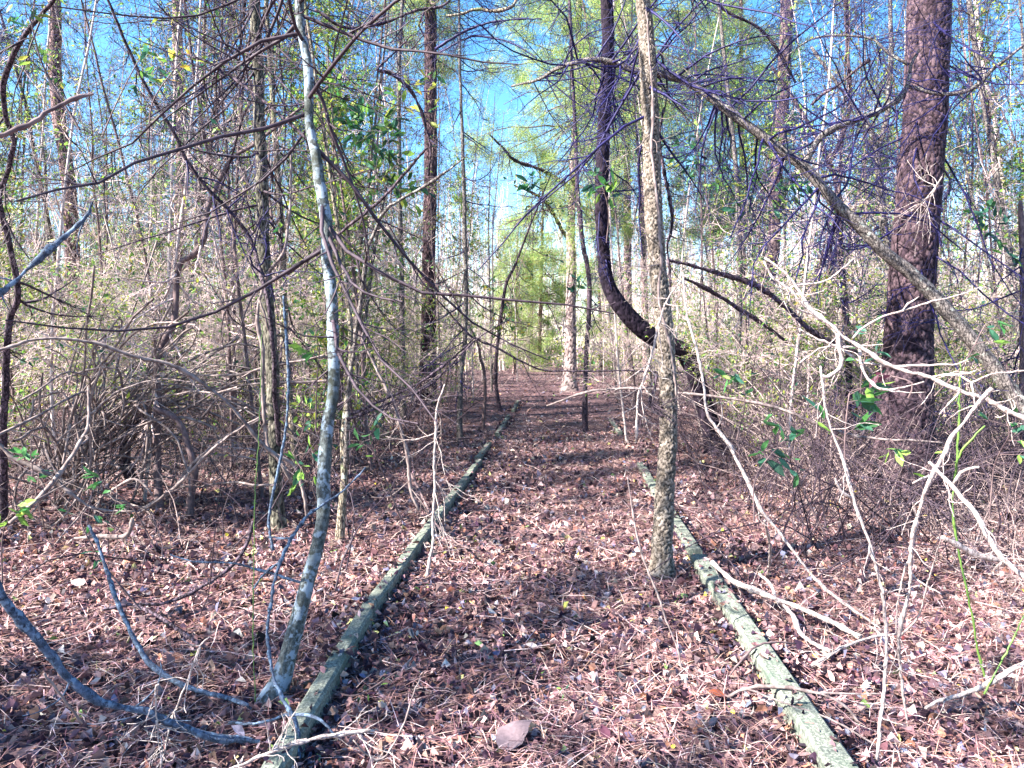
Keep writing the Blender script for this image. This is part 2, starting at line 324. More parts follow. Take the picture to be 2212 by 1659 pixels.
# ------------------------------------------------------------------ leaf litter and pine straw
def scatter(n, y0, y1, power, xw=0.78):
    y = (y0 ** power + rng.uniform(0, 1, n) * (y1 ** power - y0 ** power)) ** (1 / power)
    x = rng.uniform(-1, 1, n) * (xw * y + 0.6); return x, y
LP = [(0.26, 0.155, 0.15), (0.15, 0.08, 0.09), (0.44, 0.30, 0.30), (0.04, 0.02, 0.038), (0.60, 0.50, 0.46), (0.14, 0.14, 0.21), (0.42, 0.20, 0.14), (0.68, 0.60, 0.24), (0.20, 0.32, 0.10)]
LW = [25, 25, 11, 30, 5, 7, 5, 1.0, 0.5]
def litter():
    mb = MB()
    for n, y0, y1, pw, s0, s1, simp in ((40000, 2.3, 6, 1.6, 0.018, 0.06, False), (42000, 5.5, 14, 1.4, 0.03, 0.075, False), (42000, 13, 50, 1.5, 0.06, 0.15, True)):
        x, y = scatter(n, y0, y1, pw); z = hgt(x, y) + rng.uniform(-0.005, 0.022, n)
        a = rng.uniform(0, 2 * pi, n); d = np.stack([np.cos(a), np.sin(a), rng.normal(0, 0.36, n)], 1)
        sz = rng.uniform(s0, s1, n) * (1 + 0.35 * (rng.uniform(0, 1, n) > 0.93))
        leaf_batch(mb, np.stack([x, y, z], 1), d, sz, rng.uniform(0.14, 0.55, n), pick(LP, LW, n, 0.35), simp, 0.4, flat=0.34)
    # small bright yellow leaves, thickest on the right
    n = 260; x, y = scatter(n, 2.6, 12, 1.6); k = rng.uniform(0, 1, n) < np.where(x > 0.5, 0.95, 0.3); x, y = x[k], y[k]; n = len(x)
    a = rng.uniform(0, 2 * pi, n)
    leaf_batch(mb, np.stack([x, y, hgt(x, y) + 0.028], 1), np.stack([np.cos(a), np.sin(a), rng.normal(0, .2, n)], 1), rng.uniform(.02, .04, n), 0.7, pick([(0.8, 0.66, 0.08)], [1], n), False, 0.3, flat=0.3)
    tag(put('leaf_litter', mb, M['litter'], color=True, smooth=False), 'brown and mauve dead leaves covering the forest floor', 'leaf litter', kind='stuff')
    mb = MB(); n = 260000; x, y = scatter(n, 2.3, 17, 1.35)
    k = rng.uniform(0, 1, n) < np.where(x > .6, 1, .75) * (.55 + .45 * np.sin(2.1 * x + 1.3 * y) * np.sin(1.7 * y - x)); x = x[k]; y = y[k]; n = len(x)
    a = rng.uniform(0, 2 * pi, n); d = np.stack([np.cos(a), np.sin(a), rng.normal(0.03, 0.13, n)], 1)
    p = np.stack([x, y, hgt(x, y) + rng.uniform(0.006, 0.034, n)], 1); L = rng.uniform(0.08, 0.20, n)[:, None]; w = np.cross(d, [0, 0, 1.]) * (0.0008 + 0.00026 * y[:, None])
    b = np.stack([np.zeros(n), np.zeros(n), rng.uniform(0, .012, n)], 1)
    V = np.stack([p - w, p + w, p + d * L * .5 + w + b, p + d * L * .5 - w + b, p + d * L], 1); i = np.arange(n)[:, None] * 5
    t = pick([(0.40, 0.23, 0.20), (0.18, 0.09, 0.10), (0.66, 0.49, 0.47)], [3, 4, 2], n)
    mb.add(V, q=i + np.array([0, 1, 2, 3]), t=i + np.array([3, 2, 4]), c=np.repeat(t[:, None], 5, 1))
    tag(put('pine_straw', mb, M['litter'], color=True, smooth=False), 'thin reddish pine needles strewn over the dead leaves', 'pine needles', kind='stuff')
    mb = MB(); n = 900; x, y = scatter(n, 2.5, 16, 1.5); a = rng.uniform(0, 2 * pi, n); K = 5
    L = rng.uniform(0.12, 0.6, n); d = np.stack([np.cos(a), np.sin(a), rng.normal(.02, .06, n)], 1); pts = np.zeros((n, K, 3)); pts[:, 0] = np.stack([x, y, hgt(x, y) + .02], 1)
    for k in range(1, K): d = nrm(d + .18 * rng.standard_normal((n, 3)) * [1, 1, .3]); pts[:, k] = pts[:, k - 1] + d * (L / 4)[:, None]
    tubes(mb, pts, rng.uniform(.0015, .004, n)[:, None] * np.linspace(1, .4, K), 4)
    tag(put('twig_litter', mb, M['tan_twig']), 'small dry twigs scattered over the leaf litter', 'twigs', kind='stuff')
litter()

# ------------------------------------------------------------------ timber edging
EDGES = []
def timber(p0, p1, label, w=0.085, h=0.11, zoff=0.0):
    a = G(p0[0], p0[1], 0.10); b = G(p1[0], p1[1], 0.10); a[2] += zoff; b[2] += zoff
    L = np.linalg.norm(b - a); u = (b - a) / L; s = nrm(np.cross(u, [0, 0, 1.])); up = np.cross(s, u)
    n = max(6, int(L / 0.06)); bev = 0.013
    prof = np.array([(-w/2+bev, 0), (-w/2, -bev), (-w/2, -h+.01), (w/2, -h+.01), (w/2, -bev), (w/2-bev, 0), (w/6, .001), (-w/6, .0)])
    t = np.linspace(0, L, n); rings = []
    c = .5 * np.cumsum(rng.normal(0, .0012, (n, 2)), 0)
    for k in range(n):
        pr = prof + c[k] * [1, .4] + rng.normal(0, .0006, prof.shape)
        rings.append(a + u * t[k] + pr[:, :1] * s + pr[:, 1:] * up)
    V = np.array(rings); m = len(prof); i = np.arange(n * m).reshape(n, m); A = i[:-1]; B = i[1:]
    mb = MB(); mb.add(V, q=np.stack([A, B, np.roll(B, -1, 1), np.roll(A, -1, 1)], -1))
    for rr, fl in ((0, 1), (n - 1, 0)):                            # end grain
        ci = V[rr].mean(0); vv = np.vstack([V[rr], ci]); tt = [(k, (k + 1) % m, m) if fl else ((k + 1) % m, k, m) for k in range(m)]
        mb.add(vv, t=tt)
    loc = a.copy(); o = bpy.data.objects.new('landscape_timber', None)
    # store the mesh in its own axes so the grain runs along it
    R = np.stack([s, u, up], 1)
    mb.v = [(v - loc) @ R for v in mb.v]; bpy.data.objects.remove(o)
    o = put('landscape_timber', mb, M['timber'], smooth=False)
    from mathutils import Matrix
    o.matrix_world = Matrix.Translation(Vector(loc)) @ Matrix(R.tolist()).to_4x4()
    tag(o, label, 'timber', 'timbers edging the path'); EDGES.append((a, b, w))
timber((545, 1722), (800, 1297), 'left path timber nearest the camera, grey with blue green lichen')
timber((802, 1294), (1034, 991), 'long left path timber with bright sun bands, middle of the left edge')
timber((1031, 984), (1056, 953), 'short left path timber beyond the long sunlit one', zoff=-.015)
timber((1074, 934), (1100, 893), 'weathered left path timber lying past the gap', zoff=-.01)
timber((1108, 881), (1119, 862), 'farthest left path timber, half buried in leaves', zoff=-.03)
timber((1880, 1735), (1512, 1196), 'long mossy right path timber beside the white dead stems', w=0.115, h=0.15)
timber((1503, 1180), (1440, 1085), 'right path timber passing behind the slender rough barked tree', w=0.10, zoff=-.02)
timber((1425, 1062), (1385, 992), 'grey right timber length emerging left of the rough barked tree', w=0.10, zoff=-.035)
timber((1340, 932), (1320, 903), 'short far right path timber standing proud of the leaves')

def drift():                                                       # leaves banked against and lying on the timbers
    mb = MB()
    for a, b, w in EDGES:
        L = np.linalg.norm(b - a); u = (b - a) / L; s = nrm(np.cross(u, [0, 0, 1.]))
        for n, lo, hi, z0, z1 in ((int(55 * L), -w * .5, w * .5, .0, .008), (int(150 * L), w * .5, w * .5 + .10, -.10, -.04), (int(150 * L), -w * .5 - .10, -w * .5, -.10, -.03)):
            p = a + u * (L * rng.uniform(0, 1, n) ** 1.0)[:, None] + s * rng.uniform(lo, hi, n)[:, None] + np.array([0, 0, 1]) * rng.uniform(z0, z1, n)[:, None]
            t = rng.uniform(0, 2 * pi, n); k = rng.uniform(0, 1, n) < (.35 if z0 == 0 else 1); p = p[k]; t = t[k]; n = len(p)
            leaf_batch(mb, p, np.stack([np.cos(t), np.sin(t), rng.normal(0, .3, n)], 1), rng.uniform(.015, .06, n), rng.uniform(.2, .7, n), pick(LP, LW, n, .3), False, .3, flat=.35)
    tag(put('leaf_drift', mb, M['litter'], color=True, smooth=False), 'dead leaves banked along and lying on the path timbers', 'leaf litter', kind='stuff')
drift()

# ------------------------------------------------------------------ traced trunks, stems and branches
def parse(s):
    return [tuple(float(q) for q in a.split()) for a in s.split(';') if a.strip()]
def trace(s, d0, d1=None, step=0.05, wob=0.004, bury=0.08):
    """polyline 'x y w; ...' in photo pixels with depth running d0 -> d1; d1 None ends on the ground; an entry may carry its own depth as a 4th number"""
    a = parse(s); onground = d1 is None
    if onground: d1 = gd(a[-1][0], a[-1][1])
    n = len(a); L = np.concatenate([[0], np.cumsum([math.hypot(a[i+1][0]-a[i][0], a[i+1][1]-a[i][1]) for i in range(n-1)])]); L /= L[-1]
    p = []; r = []
    for q, l in zip(a, L):
        d = q[3] if len(q) > 3 else d0 + (d1 - d0) * l
        p.append(P(q[0], q[1], d)); r.append(q[2] * d / FL / 2)
    if onground and bury: p.append(p[-1] - np.array([0, 0, bury])); r.append(r[-1] * 1.15)
    p, r = spline(p, r, step)
    p = p + wob * np.stack([np.convolve(rng.standard_normal(len(p) + 6), np.ones(7) / 2.6, 'valid') for _ in range(3)], 1)
    return p, r
def extend(p, r, h, r1=0.01, drift=(0, 0), step=0.08):
    """carry the top of a trunk on upward past the frame"""
    u = nrm(p[0] - p[min(6, len(p)-1)]); q0 = p[0]; n = int(h / step); out = []; d = u.copy()
    for k in range(n):
        d = nrm(d + np.array([drift[0], drift[1], 0.02]) * .1 + rng.normal(0, .018, 3)); q0 = q0 + d * step; out.append(q0.copy())
    out = np.array(out)[::-1]; rr = np.linspace(r1, r[0], n)
    return np.vstack([out, p]), np.concatenate([rr, r])
def twiggy(p, r, n1, L1, n2=0, L2=0.3, n3=0, L3=0.15, up=0.03, wob=0.13, t0=0.05, t1=0.8, ang=(0.5, 1.3), rcap=0.012, rr=.5):
    q, s = resample(p, r, 40); B = [sprout(q[None], s[None], n1, L1, ang, 8, rr, up, wob, t0, t1, rcap, taper=.1)]
    if n2: B.append(sprout(*B[0], n2, L2, (0.5, 1.1), 6, 0.6, up * .6, wob, 0.15, 1, .006))
    if n3: B.append(sprout(*B[1], n3, L3, (0.5, 1.1), 4, 0.7, 0, wob, 0.15, 1, .003))
    return B
def addB(mb, B, s0=5, fat=1.0, rmin=0.0012):
    for i, (q, s) in enumerate(B): tubes(mb, q, np.maximum(s * fat, rmin * (1 if i else 1.5)), (s0, 4, 3)[min(i, 2)])
def greens(mb, B, n, size, pal, w, lvl=-1, width=.42, droop=-.3, simple=True, clus=1):
    q, s = B[lvl]; k = rng.integers(0, len(q), n); j = rng.integers(max(1, q.shape[1] // 3), q.shape[1], n); p = q[k, j]; T = nrm(q[k, j] - q[k, j-1])
    if clus > 1: p = np.repeat(p, clus, 0); T = np.repeat(T, clus, 0)
    m = len(p)
    d = nrm(T * .6 + .8 * rng.standard_normal((m, 3)) + [0, 0, droop])
    leaf_batch(mb, p + .01 * rng.standard_normal((m, 3)), d, rng.uniform(.6, 1.3, m) * size, width, pick(pal, w, m, .2), simple, .12)
GP = [(0.07, 0.22, 0.07), (0.04, 0.14, 0.09), (0.24, 0.42, 0.08), (0.40, 0.46, 0.08), (0.55, 0.42, 0.07)]

def tree(name, label, cat, tr, mat, ext=0, drift=(0, 0), sides=16, rough=.03, tw=None, twmat='dark_twig', leaves=None, group=None, r1=.02, limbs=(), flare=0, plates=None):
    p, r = tr
    if ext: p, r = extend(p, r, ext, r1, drift)
    if not flare: flare = .45
    if flare: z = p[:, 2] - p[-1, 2]; r = r * (1 + flare * np.exp(-np.maximum(z, 0) / max(.06, 1.2 * r[-1])))
    base = p[-1].copy(); o = thing(name, label, cat, base, group)
    mb = MB()
    pe = np.vstack([p[0] + (p[0] - p[1]) * .02, p]); re = np.concatenate([[r[0] * .05], r])
    if plates:
        qp, qr = resample(p, r, int(np.linalg.norm(np.diff(p, axis=0), axis=1).sum() / plates['dz'])); kw = {k: v for k, v in plates.items() if k != 'dz'}
        plated(mb, qp, qr, sides=sides, **kw); put('trunk', mb, M['plates'], o, base, color=True)
    else: tubes(mb, pe, re, sides, rough); put('trunk', mb, M[mat], o, base)
    for lb in limbs:
        q, s = lb; mb = MB(); tubes(mb, np.vstack([q, q[-1] + (q[-1]-q[-2]) * .02]), np.append(s, s[-1] * .1), 10, rough); put('limb', mb, M[mat], o, base)
    if tw:
        B = twiggy(p, r, **tw)
        for lb in limbs:
            Bl = twiggy(lb[0], lb[1], max(3, tw['n1'] // 3), tw['L1'] * .7, tw.get('n2', 0) // 3, tw.get('L2', .3), tw.get('n3', 0) // 3, tw.get('L3', .15))
            B = B + [Bl[-1], Bl[0]]
        mb = MB()
        rm = max(.0015, .00022 * (base[1] + 1))
        for i, (q, s) in enumerate(B): tubes(mb, q, np.maximum(s, rm), 5 if i == 0 else 3)
        bo = put('branches', mb, M[twmat], o, base)
        if leaves:
            mb = MB(); greens(mb, B[:3], leaves[0], leaves[1], GP, leaves[2]); put('foliage', mb, M['leaf'], bo, base, color=True)
    return o, p, r

def needles(mb, tips, dirs, L=.17, per=34, w=.0035):
    n = len(tips); p = np.repeat(tips, per, 0) + rng.normal(0, .13, (n * per, 3)); d = nrm(np.repeat(dirs, per, 0) * .6 + rng.standard_normal((n * per, 3)) * .7)
    l = L * rng.uniform(.6, 1.2, (n * per, 1)); s = nrm(np.cross(d, rng.standard_normal((n * per, 3)))) * w
    V = np.stack([p - s, p + s, p + d * l], 1); t = pick([(0.32, 0.45, 0.12), (0.46, 0.54, 0.16), (0.20, 0.35, 0.14), (0.55, 0.48, 0.20)], [4, 3, 3, 1], n * per, .15)
    mb.add(V, t=np.arange(n * per * 3).reshape(-1, 3), c=np.repeat(t[:, None], 3, 1))
def pine_crown(o, base, p, r, n1, L1, t0, t1, tufts, up=.05, w=.0035, L=.17, per=34):
    B = twiggy(p, r, n1, L1, n1 * 9, L1 * .38, 0, 0, up, .16, t0, t1, (0.8, 1.6), .03)
    mb = MB(); addB(mb, B, 6, 1, .003); bo = put('branches', mb, M['brown'], o, base)
    q, s = B[1]; k = rng.integers(0, len(q), tufts); j = rng.integers(3, q.shape[1], tufts); mb = MB()
    needles(mb, q[k, j], nrm(q[k, j] - q[k, j-1]), L, per, w); put('foliage', mb, M['needle'], bo, base, color=True)

# --- the named trees
tree('pine_tree', 'big dark plated pine trunk at the right, thickest in view', 'tree',
     trace('2008 0 86; 1998 250 87; 1976 533 91; 1964 700 94; 1957 900 106; 1952 1000 114; 1950 1068 126', 8.2, wob=.002), 'pine', ext=13, sides=120, r1=.05, plates=dict(cw=.036, ch=.105, dep=.013, dz=.013, edge=.30, c_in=(.005,.003,.007), c1=(.035,.02,.032), c2=(.15,.10,.115)),
     tw=dict(n1=40, L1=2.4, n2=420, L2=1.0, n3=1100, L3=.4, up=.0, t0=.35, t1=.86), twmat='backlit_twig')
o, p, r = tree('pine_tree', 'sunlit pine trunk standing at the far end of the path', 'tree',
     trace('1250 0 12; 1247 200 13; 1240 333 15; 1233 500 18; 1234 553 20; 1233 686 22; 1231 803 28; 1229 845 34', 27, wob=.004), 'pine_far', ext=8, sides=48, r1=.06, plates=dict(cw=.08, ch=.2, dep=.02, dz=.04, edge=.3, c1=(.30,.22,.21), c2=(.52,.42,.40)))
pine_crown(o, o.location, p, r, 110, 4.2,   .02, .7, 6500, up=-.015, w=.0065, L=.22, per=24)
o, p, r = tree('pine_tree', 'straight pine trunk left of the path with a flared base', 'tree',
     trace('930 0 25; 930 167 27; 930 400 28; 926 553 28; 926 650 31; 925 786 36; 920 860 42; 917 903 54', 16.5, wob=.004), 'pine', ext=9, sides=72, r1=.06, plates=dict(cw=.045, ch=.14, dep=.014, dz=.03, edge=.34, c_in=(.006,.004,.008), c1=(.05,.03,.045), c2=(.20,.13,.14)),
     tw=dict(n1=22, L1=1.3, n2=300, L2=.5, n3=900, L3=.25, up=-.02, t0=.2, t1=.85), twmat='dark_twig')
pine_crown(o, o.location, p, r, 46, 2.8, .1, .5, 2600, up=-.01, w=.005, L=.20, per=24)
tree('pine_tree', 'slightly leaning pine behind the bent grey trunk, left of the big pine', 'tree',
     trace('1701 0 27; 1695 133 27; 1688 267 26; 1676 400 25; 1671 533 26; 1658 620 30; 1651 780 31; 1645 884 36', 18.5, wob=.004), 'pine_far', ext=8, sides=56, r1=.06, plates=dict(cw=.07, ch=.18, dep=.018, dz=.035, edge=.28, c1=(.08,.05,.06), c2=(.26,.19,.19)),
     tw=dict(n1=20, L1=1.2, n2=150, L2=.5, n3=300, L3=.25, up=-.02, t0=.2, t1=.85), twmat='backlit_twig')
tree('pine_tree', 'purple brown pine far right of the path behind the curved trunk', 'tree', trace('1352 200 14; 1355 450 16; 1357 686 18; 1360 820 22', 26), 'pine_far', ext=9, sides=14, r1=.05)
o, p, r = tree('pine_tree', 'slim dark pine just behind the rough barked tree', 'tree', trace('1384 150 12; 1388 400 13; 1395 753 15; 1402 850 20', 24), 'pine_far', ext=9, sides=14, r1=.05)
pine_crown(o, o.location, p, r, 60, 3.8, .02, .55, 4000, up=-.01, w=.0075, L=.20, per=24)
for lab, s_, d, c in (('bright young pine low at the far end of the path', '1172 470 3; 1168 600 6; 1165 800 10', 38, (70, 2.4, .0, .85, 2200)), ('small soft green pine left of the far path end', '1118 520 3; 1115 650 6; 1112 805 9', 34, (50, 1.7, .0, .75, 800)),
                      ('pale green young pine right of the sunlit pine', '1295 560 3; 1296 650 5; 1298 800 8', 36, (46, 1.5, .0, .75, 700)), ('feathery pine behind the leaning pine at the right', '1600 -60 8; 1602 200 10; 1604 500 14; 1606 820 18', 30, (60, 3.4, .0, .6, 3500))):
    o, p, r = tree('pine_tree', lab, 'tree', trace(s_, d), 'pine_far', ext=1, sides=8, r1=.01); pine_crown(o, o.location, p, r, *c, up=-.01, w=.009, L=.2, per=24)
tree('pine_tree', 'vine hung pine at the far left with a dark lower trunk', 'tree', trace('118 0 24; 122 200 26; 150 420 28; 158 600 30; 163 730 32; 166 905 38', 15), 'pine', ext=8, sides=18, r1=.05,
     tw=dict(n1=20, L1=1.2, n2=200, L2=.5, n3=500, L3=.2, t0=.2, t1=.95), twmat='backlit_twig')
tree('pine_tree', 'pale lit pine trunk left of the furrowed pair', 'tree', trace('382 0 20; 385 150 22; 392 290 22; 385 520 22; 372 700 24; 370 880 28', 19), 'pine_far', ext=8, sides=16, r1=.05,
     tw=dict(n1=16, L1=1.0, n2=150, L2=.5, n3=300, L3=.2, t0=.2, t1=.9), twmat='tan_twig')
tree('tree', 'slender rough barked tree beside the right path timber with moss at its foot', 'tree',
     trace('1389 0 30; 1399 133 36; 1405 267 37; 1410 400 38; 1419 553 37; 1432 686 37; 1443 820 38; 1443 953 37; 1434 1106 42; 1430 1200 44; 1429 1245 54', 5.5, wob=.0025, step=.03), 'rough', ext=4, sides=56, r1=.02, plates=dict(cw=.019, ch=.036, dep=.010, dz=.008, c_in=(.018,.014,.012), c1=(.15,.125,.10), c2=(.36,.31,.265), edge=.3),
     tw=dict(n1=26, L1=1.5, n2=220, L2=.5, n3=600, L3=.22, t0=.1, t1=.6), twmat='backlit_twig')
tree('tree', 'dark curved trunk sweeping down behind the rough barked tree', 'tree',
     trace('1310 0 27; 1313 133 27; 1305 267 27; 1300 400 30; 1303 540 27; 1316 620 31; 1348 672 36; 1395 718 38; 1440 742 38; 1478 762 37; 1500 810 36; 1522 880 36; 1540 935 40; 1552 985 50', 9.6, wob=.004), 'dark', ext=4, sides=40, plates=dict(cw=.035, ch=.09, dep=.012, dz=.02, c_in=(.008,.006,.012), c1=(.018,.012,.024), c2=(.05,.035,.055), edge=.3),
     tw=dict(n1=20, L1=1.2, n2=150, L2=.5, n3=400, L3=.2, t0=.1, t1=.7), twmat='backlit_twig')
tree('tree', 'lichen spotted grey tree leaning over the left path timber', 'tree',
     trace('647 0 20; 651 67 17; 667 167 20; 668 267 19; 688 367 23; 703 467 25; 706 553 24; 718 653 25; 722 753 25; 718 853 25; 708 920 26; 702 986 28; 697 1053 29; 699 1106 27; 687 1172 28; 665 1256 30; 643 1339 33; 615 1439 38; 597 1490 46; 590 1512 60', 3.95, wob=.002, step=.025), 'lichen', ext=3, sides=22, rough=.035,
     tw=dict(n1=26, L1=1.5, n2=220, L2=.5, n3=500, L3=.2, t0=.2, t1=.72), twmat='dark_twig')
tree('tree', 'furrowed grey trunk with dark knots, front one of the left pair', 'tree',
     trace('549 0 22; 557 133 21; 561 267 24; 567 400 26; 570 553 27; 577 653 28; 587 786 28; 592 920 26; 597 1053 27; 602 1146 34', 6.5, wob=.003, step=.03), 'furrow', ext=4, sides=40, plates=dict(cw=.016, ch=.10, dep=.007, dz=.012, c_in=(.008,.007,.008), c1=(.08,.08,.06), c2=(.27,.25,.20), edge=.34),
     tw=dict(n1=30, L1=2.0, n2=260, L2=.6, n3=700, L3=.25, t0=.25, t1=.75), twmat='dark_twig')
tree('tree', 'thinner dark mossy trunk right behind the furrowed one on the left', 'tree',
     trace('588 200 10; 597 333 13; 605 450 14; 611 553 15; 612 686 17; 622 820 16; 633 953 15; 642 1046 20', 8.6), 'furrow', ext=4, sides=16, rough=.05,
     tw=dict(n1=24, L1=2.0, n2=220, L2=.6, n3=600, L3=.25, t0=.2, t1=.8), twmat='dark_twig')
main = trace('1104 187 4 7.4; 1160 172 6 7.2; 1204 150 8 7; 1270 128 10; 1330 135 13; 1370 150 15; 1475 173 17; 1575 240 19; 1661 303 20; 1735 360 22; 1785 417 22; 1841 473 24; 1908 545 25; 1975 596 27; 2041 663 30; 2108 743 30; 2158 806 31; 2208 880 33; 2262 980 35; 2296 1150 44', 6.8, wob=.004, step=.04)
l1 = trace('1985 107 5; 1968 140 7; 1965 167 9; 1948 207 12; 1891 243 13; 1841 262 13; 1791 283 13; 1765 307 13; 1735 362 14', 7.3, 6.9, wob=.003)
l2 = trace('2250 60 3; 2212 97 5; 2141 153 8; 2108 187 9; 2058 202 9; 2015 200 9; 1965 187 9', 7.0, 7.25, wob=.003)
l3 = trace('1700 120 2; 1768 80 4; 1875 83 5; 1915 113 6; 1963 139 7', 7.6, 7.3, wob=.003)
tree('leaning_tree', 'long grey trunk arching up leftward across the big pine', 'tree', main, 'grey', sides=18, rough=.04, limbs=(l1, l2, l3),
     tw=dict(n1=60, L1=1.5, n2=460, L2=.9, n3=1000, L3=.4, t0=.03, t1=.55, up=-.02, ang=(.9, 1.5)), twmat='backlit_twig')
tree('tree', 'dark forked stem between the leaning grey trunk and the big pine', 'tree',
     trace('1748 267 8; 1791 350 12; 1811 417 13; 1817 550 13; 1825 653 13; 1834 760 13; 1832 880 14; 1828 1000 17', 10.2), 'dark', ext=1, sides=12,
     limbs=(trace('1826 -200 5; 1828 0 7; 1835 200 9; 1828 267 9; 1808 320 10; 1791 352 11', 10, 9.8),), tw=dict(n1=22, L1=1.2, n2=360, L2=.8, n3=900, wob=.15, L3=.2, t0=.05, t1=.9), twmat='backlit_twig')
tree('tree', 'smooth grey stem rising just left of the big pine', 'tree',
     trace('1841 227 7; 1875 267 12; 1891 317 14; 1901 400 15; 1907 483 16; 1922 540 17; 1935 700 17; 1935 850 18; 1930 1010 20', 9.7), 'grey', ext=1, sides=14,
     limbs=(trace('1925 -200 5; 1925 0 8; 1925 100 10; 1918 233 11; 1906 290 12; 1893 330 12', 9.8, 9.7),), tw=dict(n1=22, L1=1.2, n2=360, L2=.8, n3=900, wob=.15, L3=.2, t0=.05, t1=.9), twmat='backlit_twig')
tree('sapling', 'pale grey sapling standing beside the left timber gap', 'sapling', trace('992 0 5; 994 167 6; 1000 333 8; 1004 500 9; 1006 636 9; 1004 736 10; 995 820 11; 994 952 14', 12.6), 'grey', ext=2, sides=12, r1=.008,
     tw=dict(n1=26, L1=1.0, n2=160, L2=.4, n3=300, L3=.2, t0=.05, t1=.9), twmat='backlit_twig')
tree('sapling', 'dark crooked sapling between the left pine and the path', 'sapling', trace('1125 540 5; 1110 580 6; 1094 613 7; 1084 670 8; 1074 753 8; 1071 820 8; 1079 888 10', 18), 'dark', ext=2, sides=10, r1=.01,
     tw=dict(n1=26, L1=1.2, n2=140, L2=.4, t0=.05, t1=.7), twmat='brown', leaves=(260, .12, [3, 1, 1, 1, 2]))
tree('sapling', 'thin brown sapling right of the pale one left of the path', 'sapling', trace('990 660 3; 1027 733 5; 1037 770 6; 1047 820 7; 1044 928 8', 14), 'brown', ext=1.5, sides=8, r1=.008, tw=dict(n1=12, L1=.8, n2=60, L2=.3), twmat='brown')
tree('sapling', 'dark straight sapling on the path edge right of the sunlit pine', 'sapling', trace('1230 0 6; 1237 167 7; 1244 300 8; 1247 400 9; 1260 533 10; 1267 560 10; 1274 636 10; 1267 753 10; 1264 853 11; 1264 932 14', 14), 'dark', ext=2, sides=12, r1=.01,
     tw=dict(n1=24, L1=1.1, n2=150, L2=.4, n3=240, L3=.2, t0=.1, t1=.8), twmat='backlit_twig')
tree('sapling', 'crooked tan tree with a long bend left of the furrowed pair', 'tree', trace('543 317 7; 500 343 9; 467 400 10; 447 450 11; 440 517 12; 413 553 12; 393 562 12; 380 593 13; 377 653 13; 373 700 15; 347 753 15; 337 813 15; 340 853 15; 338 960 16; 345 1105 20', 7.2), 'brown', ext=1, sides=12, r1=.012,
     tw=dict(n1=18, L1=.9, n2=120, L2=.4, n3=250, L3=.2), twmat='tan_twig')
tree('sapling', 'dark thin tree crossing the top left corner', 'tree', trace('233 0 6; 283 117 7; 333 217 7; 377 290 8; 400 340 8; 450 407 8; 500 460 8; 547 533 9; 575 640 9 5.8; 590 760 9 5.9; 596 900 10 6.2; 612 1120 12', 5.2), 'dark', ext=1.5, sides=10, r1=.006,
     tw=dict(n1=22, L1=.8, n2=160, L2=.35, n3=300, L3=.15, t0=.0, t1=.6), twmat='backlit_twig')
tree('sapling', 'dark bowed stem along the left edge of the picture', 'tree', trace('117 0 8; 53 77 10; 7 180 12; 17 267 10; 30 307 10; 10 380 10; -6 430 12; 20 520 12; 40 640 13; 20 700 14; 10 850 15; 5 1150 16', 4.2, 6.3, wob=.004), 'dark', ext=1, sides=12, r1=.008,
     tw=dict(n1=16, L1=.7, n2=120, L2=.35, n3=250, L3=.15, t0=.0, t1=.7), twmat='dark_twig')
tree('sapling', 'mottled dark sapling just right of the lichen tree', 'sapling', trace('735 520 8; 745 600 10; 757 700 11; 758 800 12; 748 880 13; 740 960 14; 742 1050 16; 733 1172 22', 6.1), 'furrow', ext=3, sides=12, r1=.01,
     tw=dict(n1=16, L1=.9, n2=100, L2=.4, n3=200, L3=.2), twmat='dark_twig', leaves=(120, .07, [2, 2, 2, 1, 0]))
tree('sapling', 'double stemmed grey sapling between the lichen tree and the left pine', 'sapling', trace('790 450 6; 778 560 8; 786 680 9; 770 780 9; 775 900 10; 765 1005 12', 9.3), 'grey', ext=3, sides=12, r1=.01,
     limbs=(trace('840 380 4; 812 520 7; 795 640 8; 778 780 8', 9.2, 9.3),), tw=dict(n1=16, L1=.9, n2=100, L2=.4, n3=200, L3=.2), twmat='tan_twig')
for lab, s, d in (('slim reddish sapling at the far end of the path', '1152 480 3; 1150 620 3.4; 1149 792 4.5', 34), ('purple grey young tree past the far end of the path', '1173 420 5; 1170 620 6; 1167 790 7', 36),
               ('pale trunk in the right corner with a broken dark top', '2160 330 10; 2171 500 12; 2176 700 13; 2180 900 15', 15), ('dark stem on the right edge with torn bark', '2204 433 4; 2206 450 10; 2210 560 13; 2211 700 14; 2214 1040 18', 9),
               ('whitish slender trunk high at the right behind hanging twigs', '2108 0 10; 2125 150 10; 2150 260 11; 2161 420 12; 2150 900 14', 15)):
    tree('tree', lab, 'tree', trace(s, d), 'pale' if 'pale' in lab or 'whit' in lab else 'brown', ext=0 if 'broken' in lab or 'torn' in lab else 4, sides=10, r1=.02, tw=dict(n1=14, L1=1.2, n2=90, L2=.4, n3=160, L3=.2), twmat='backlit_twig')

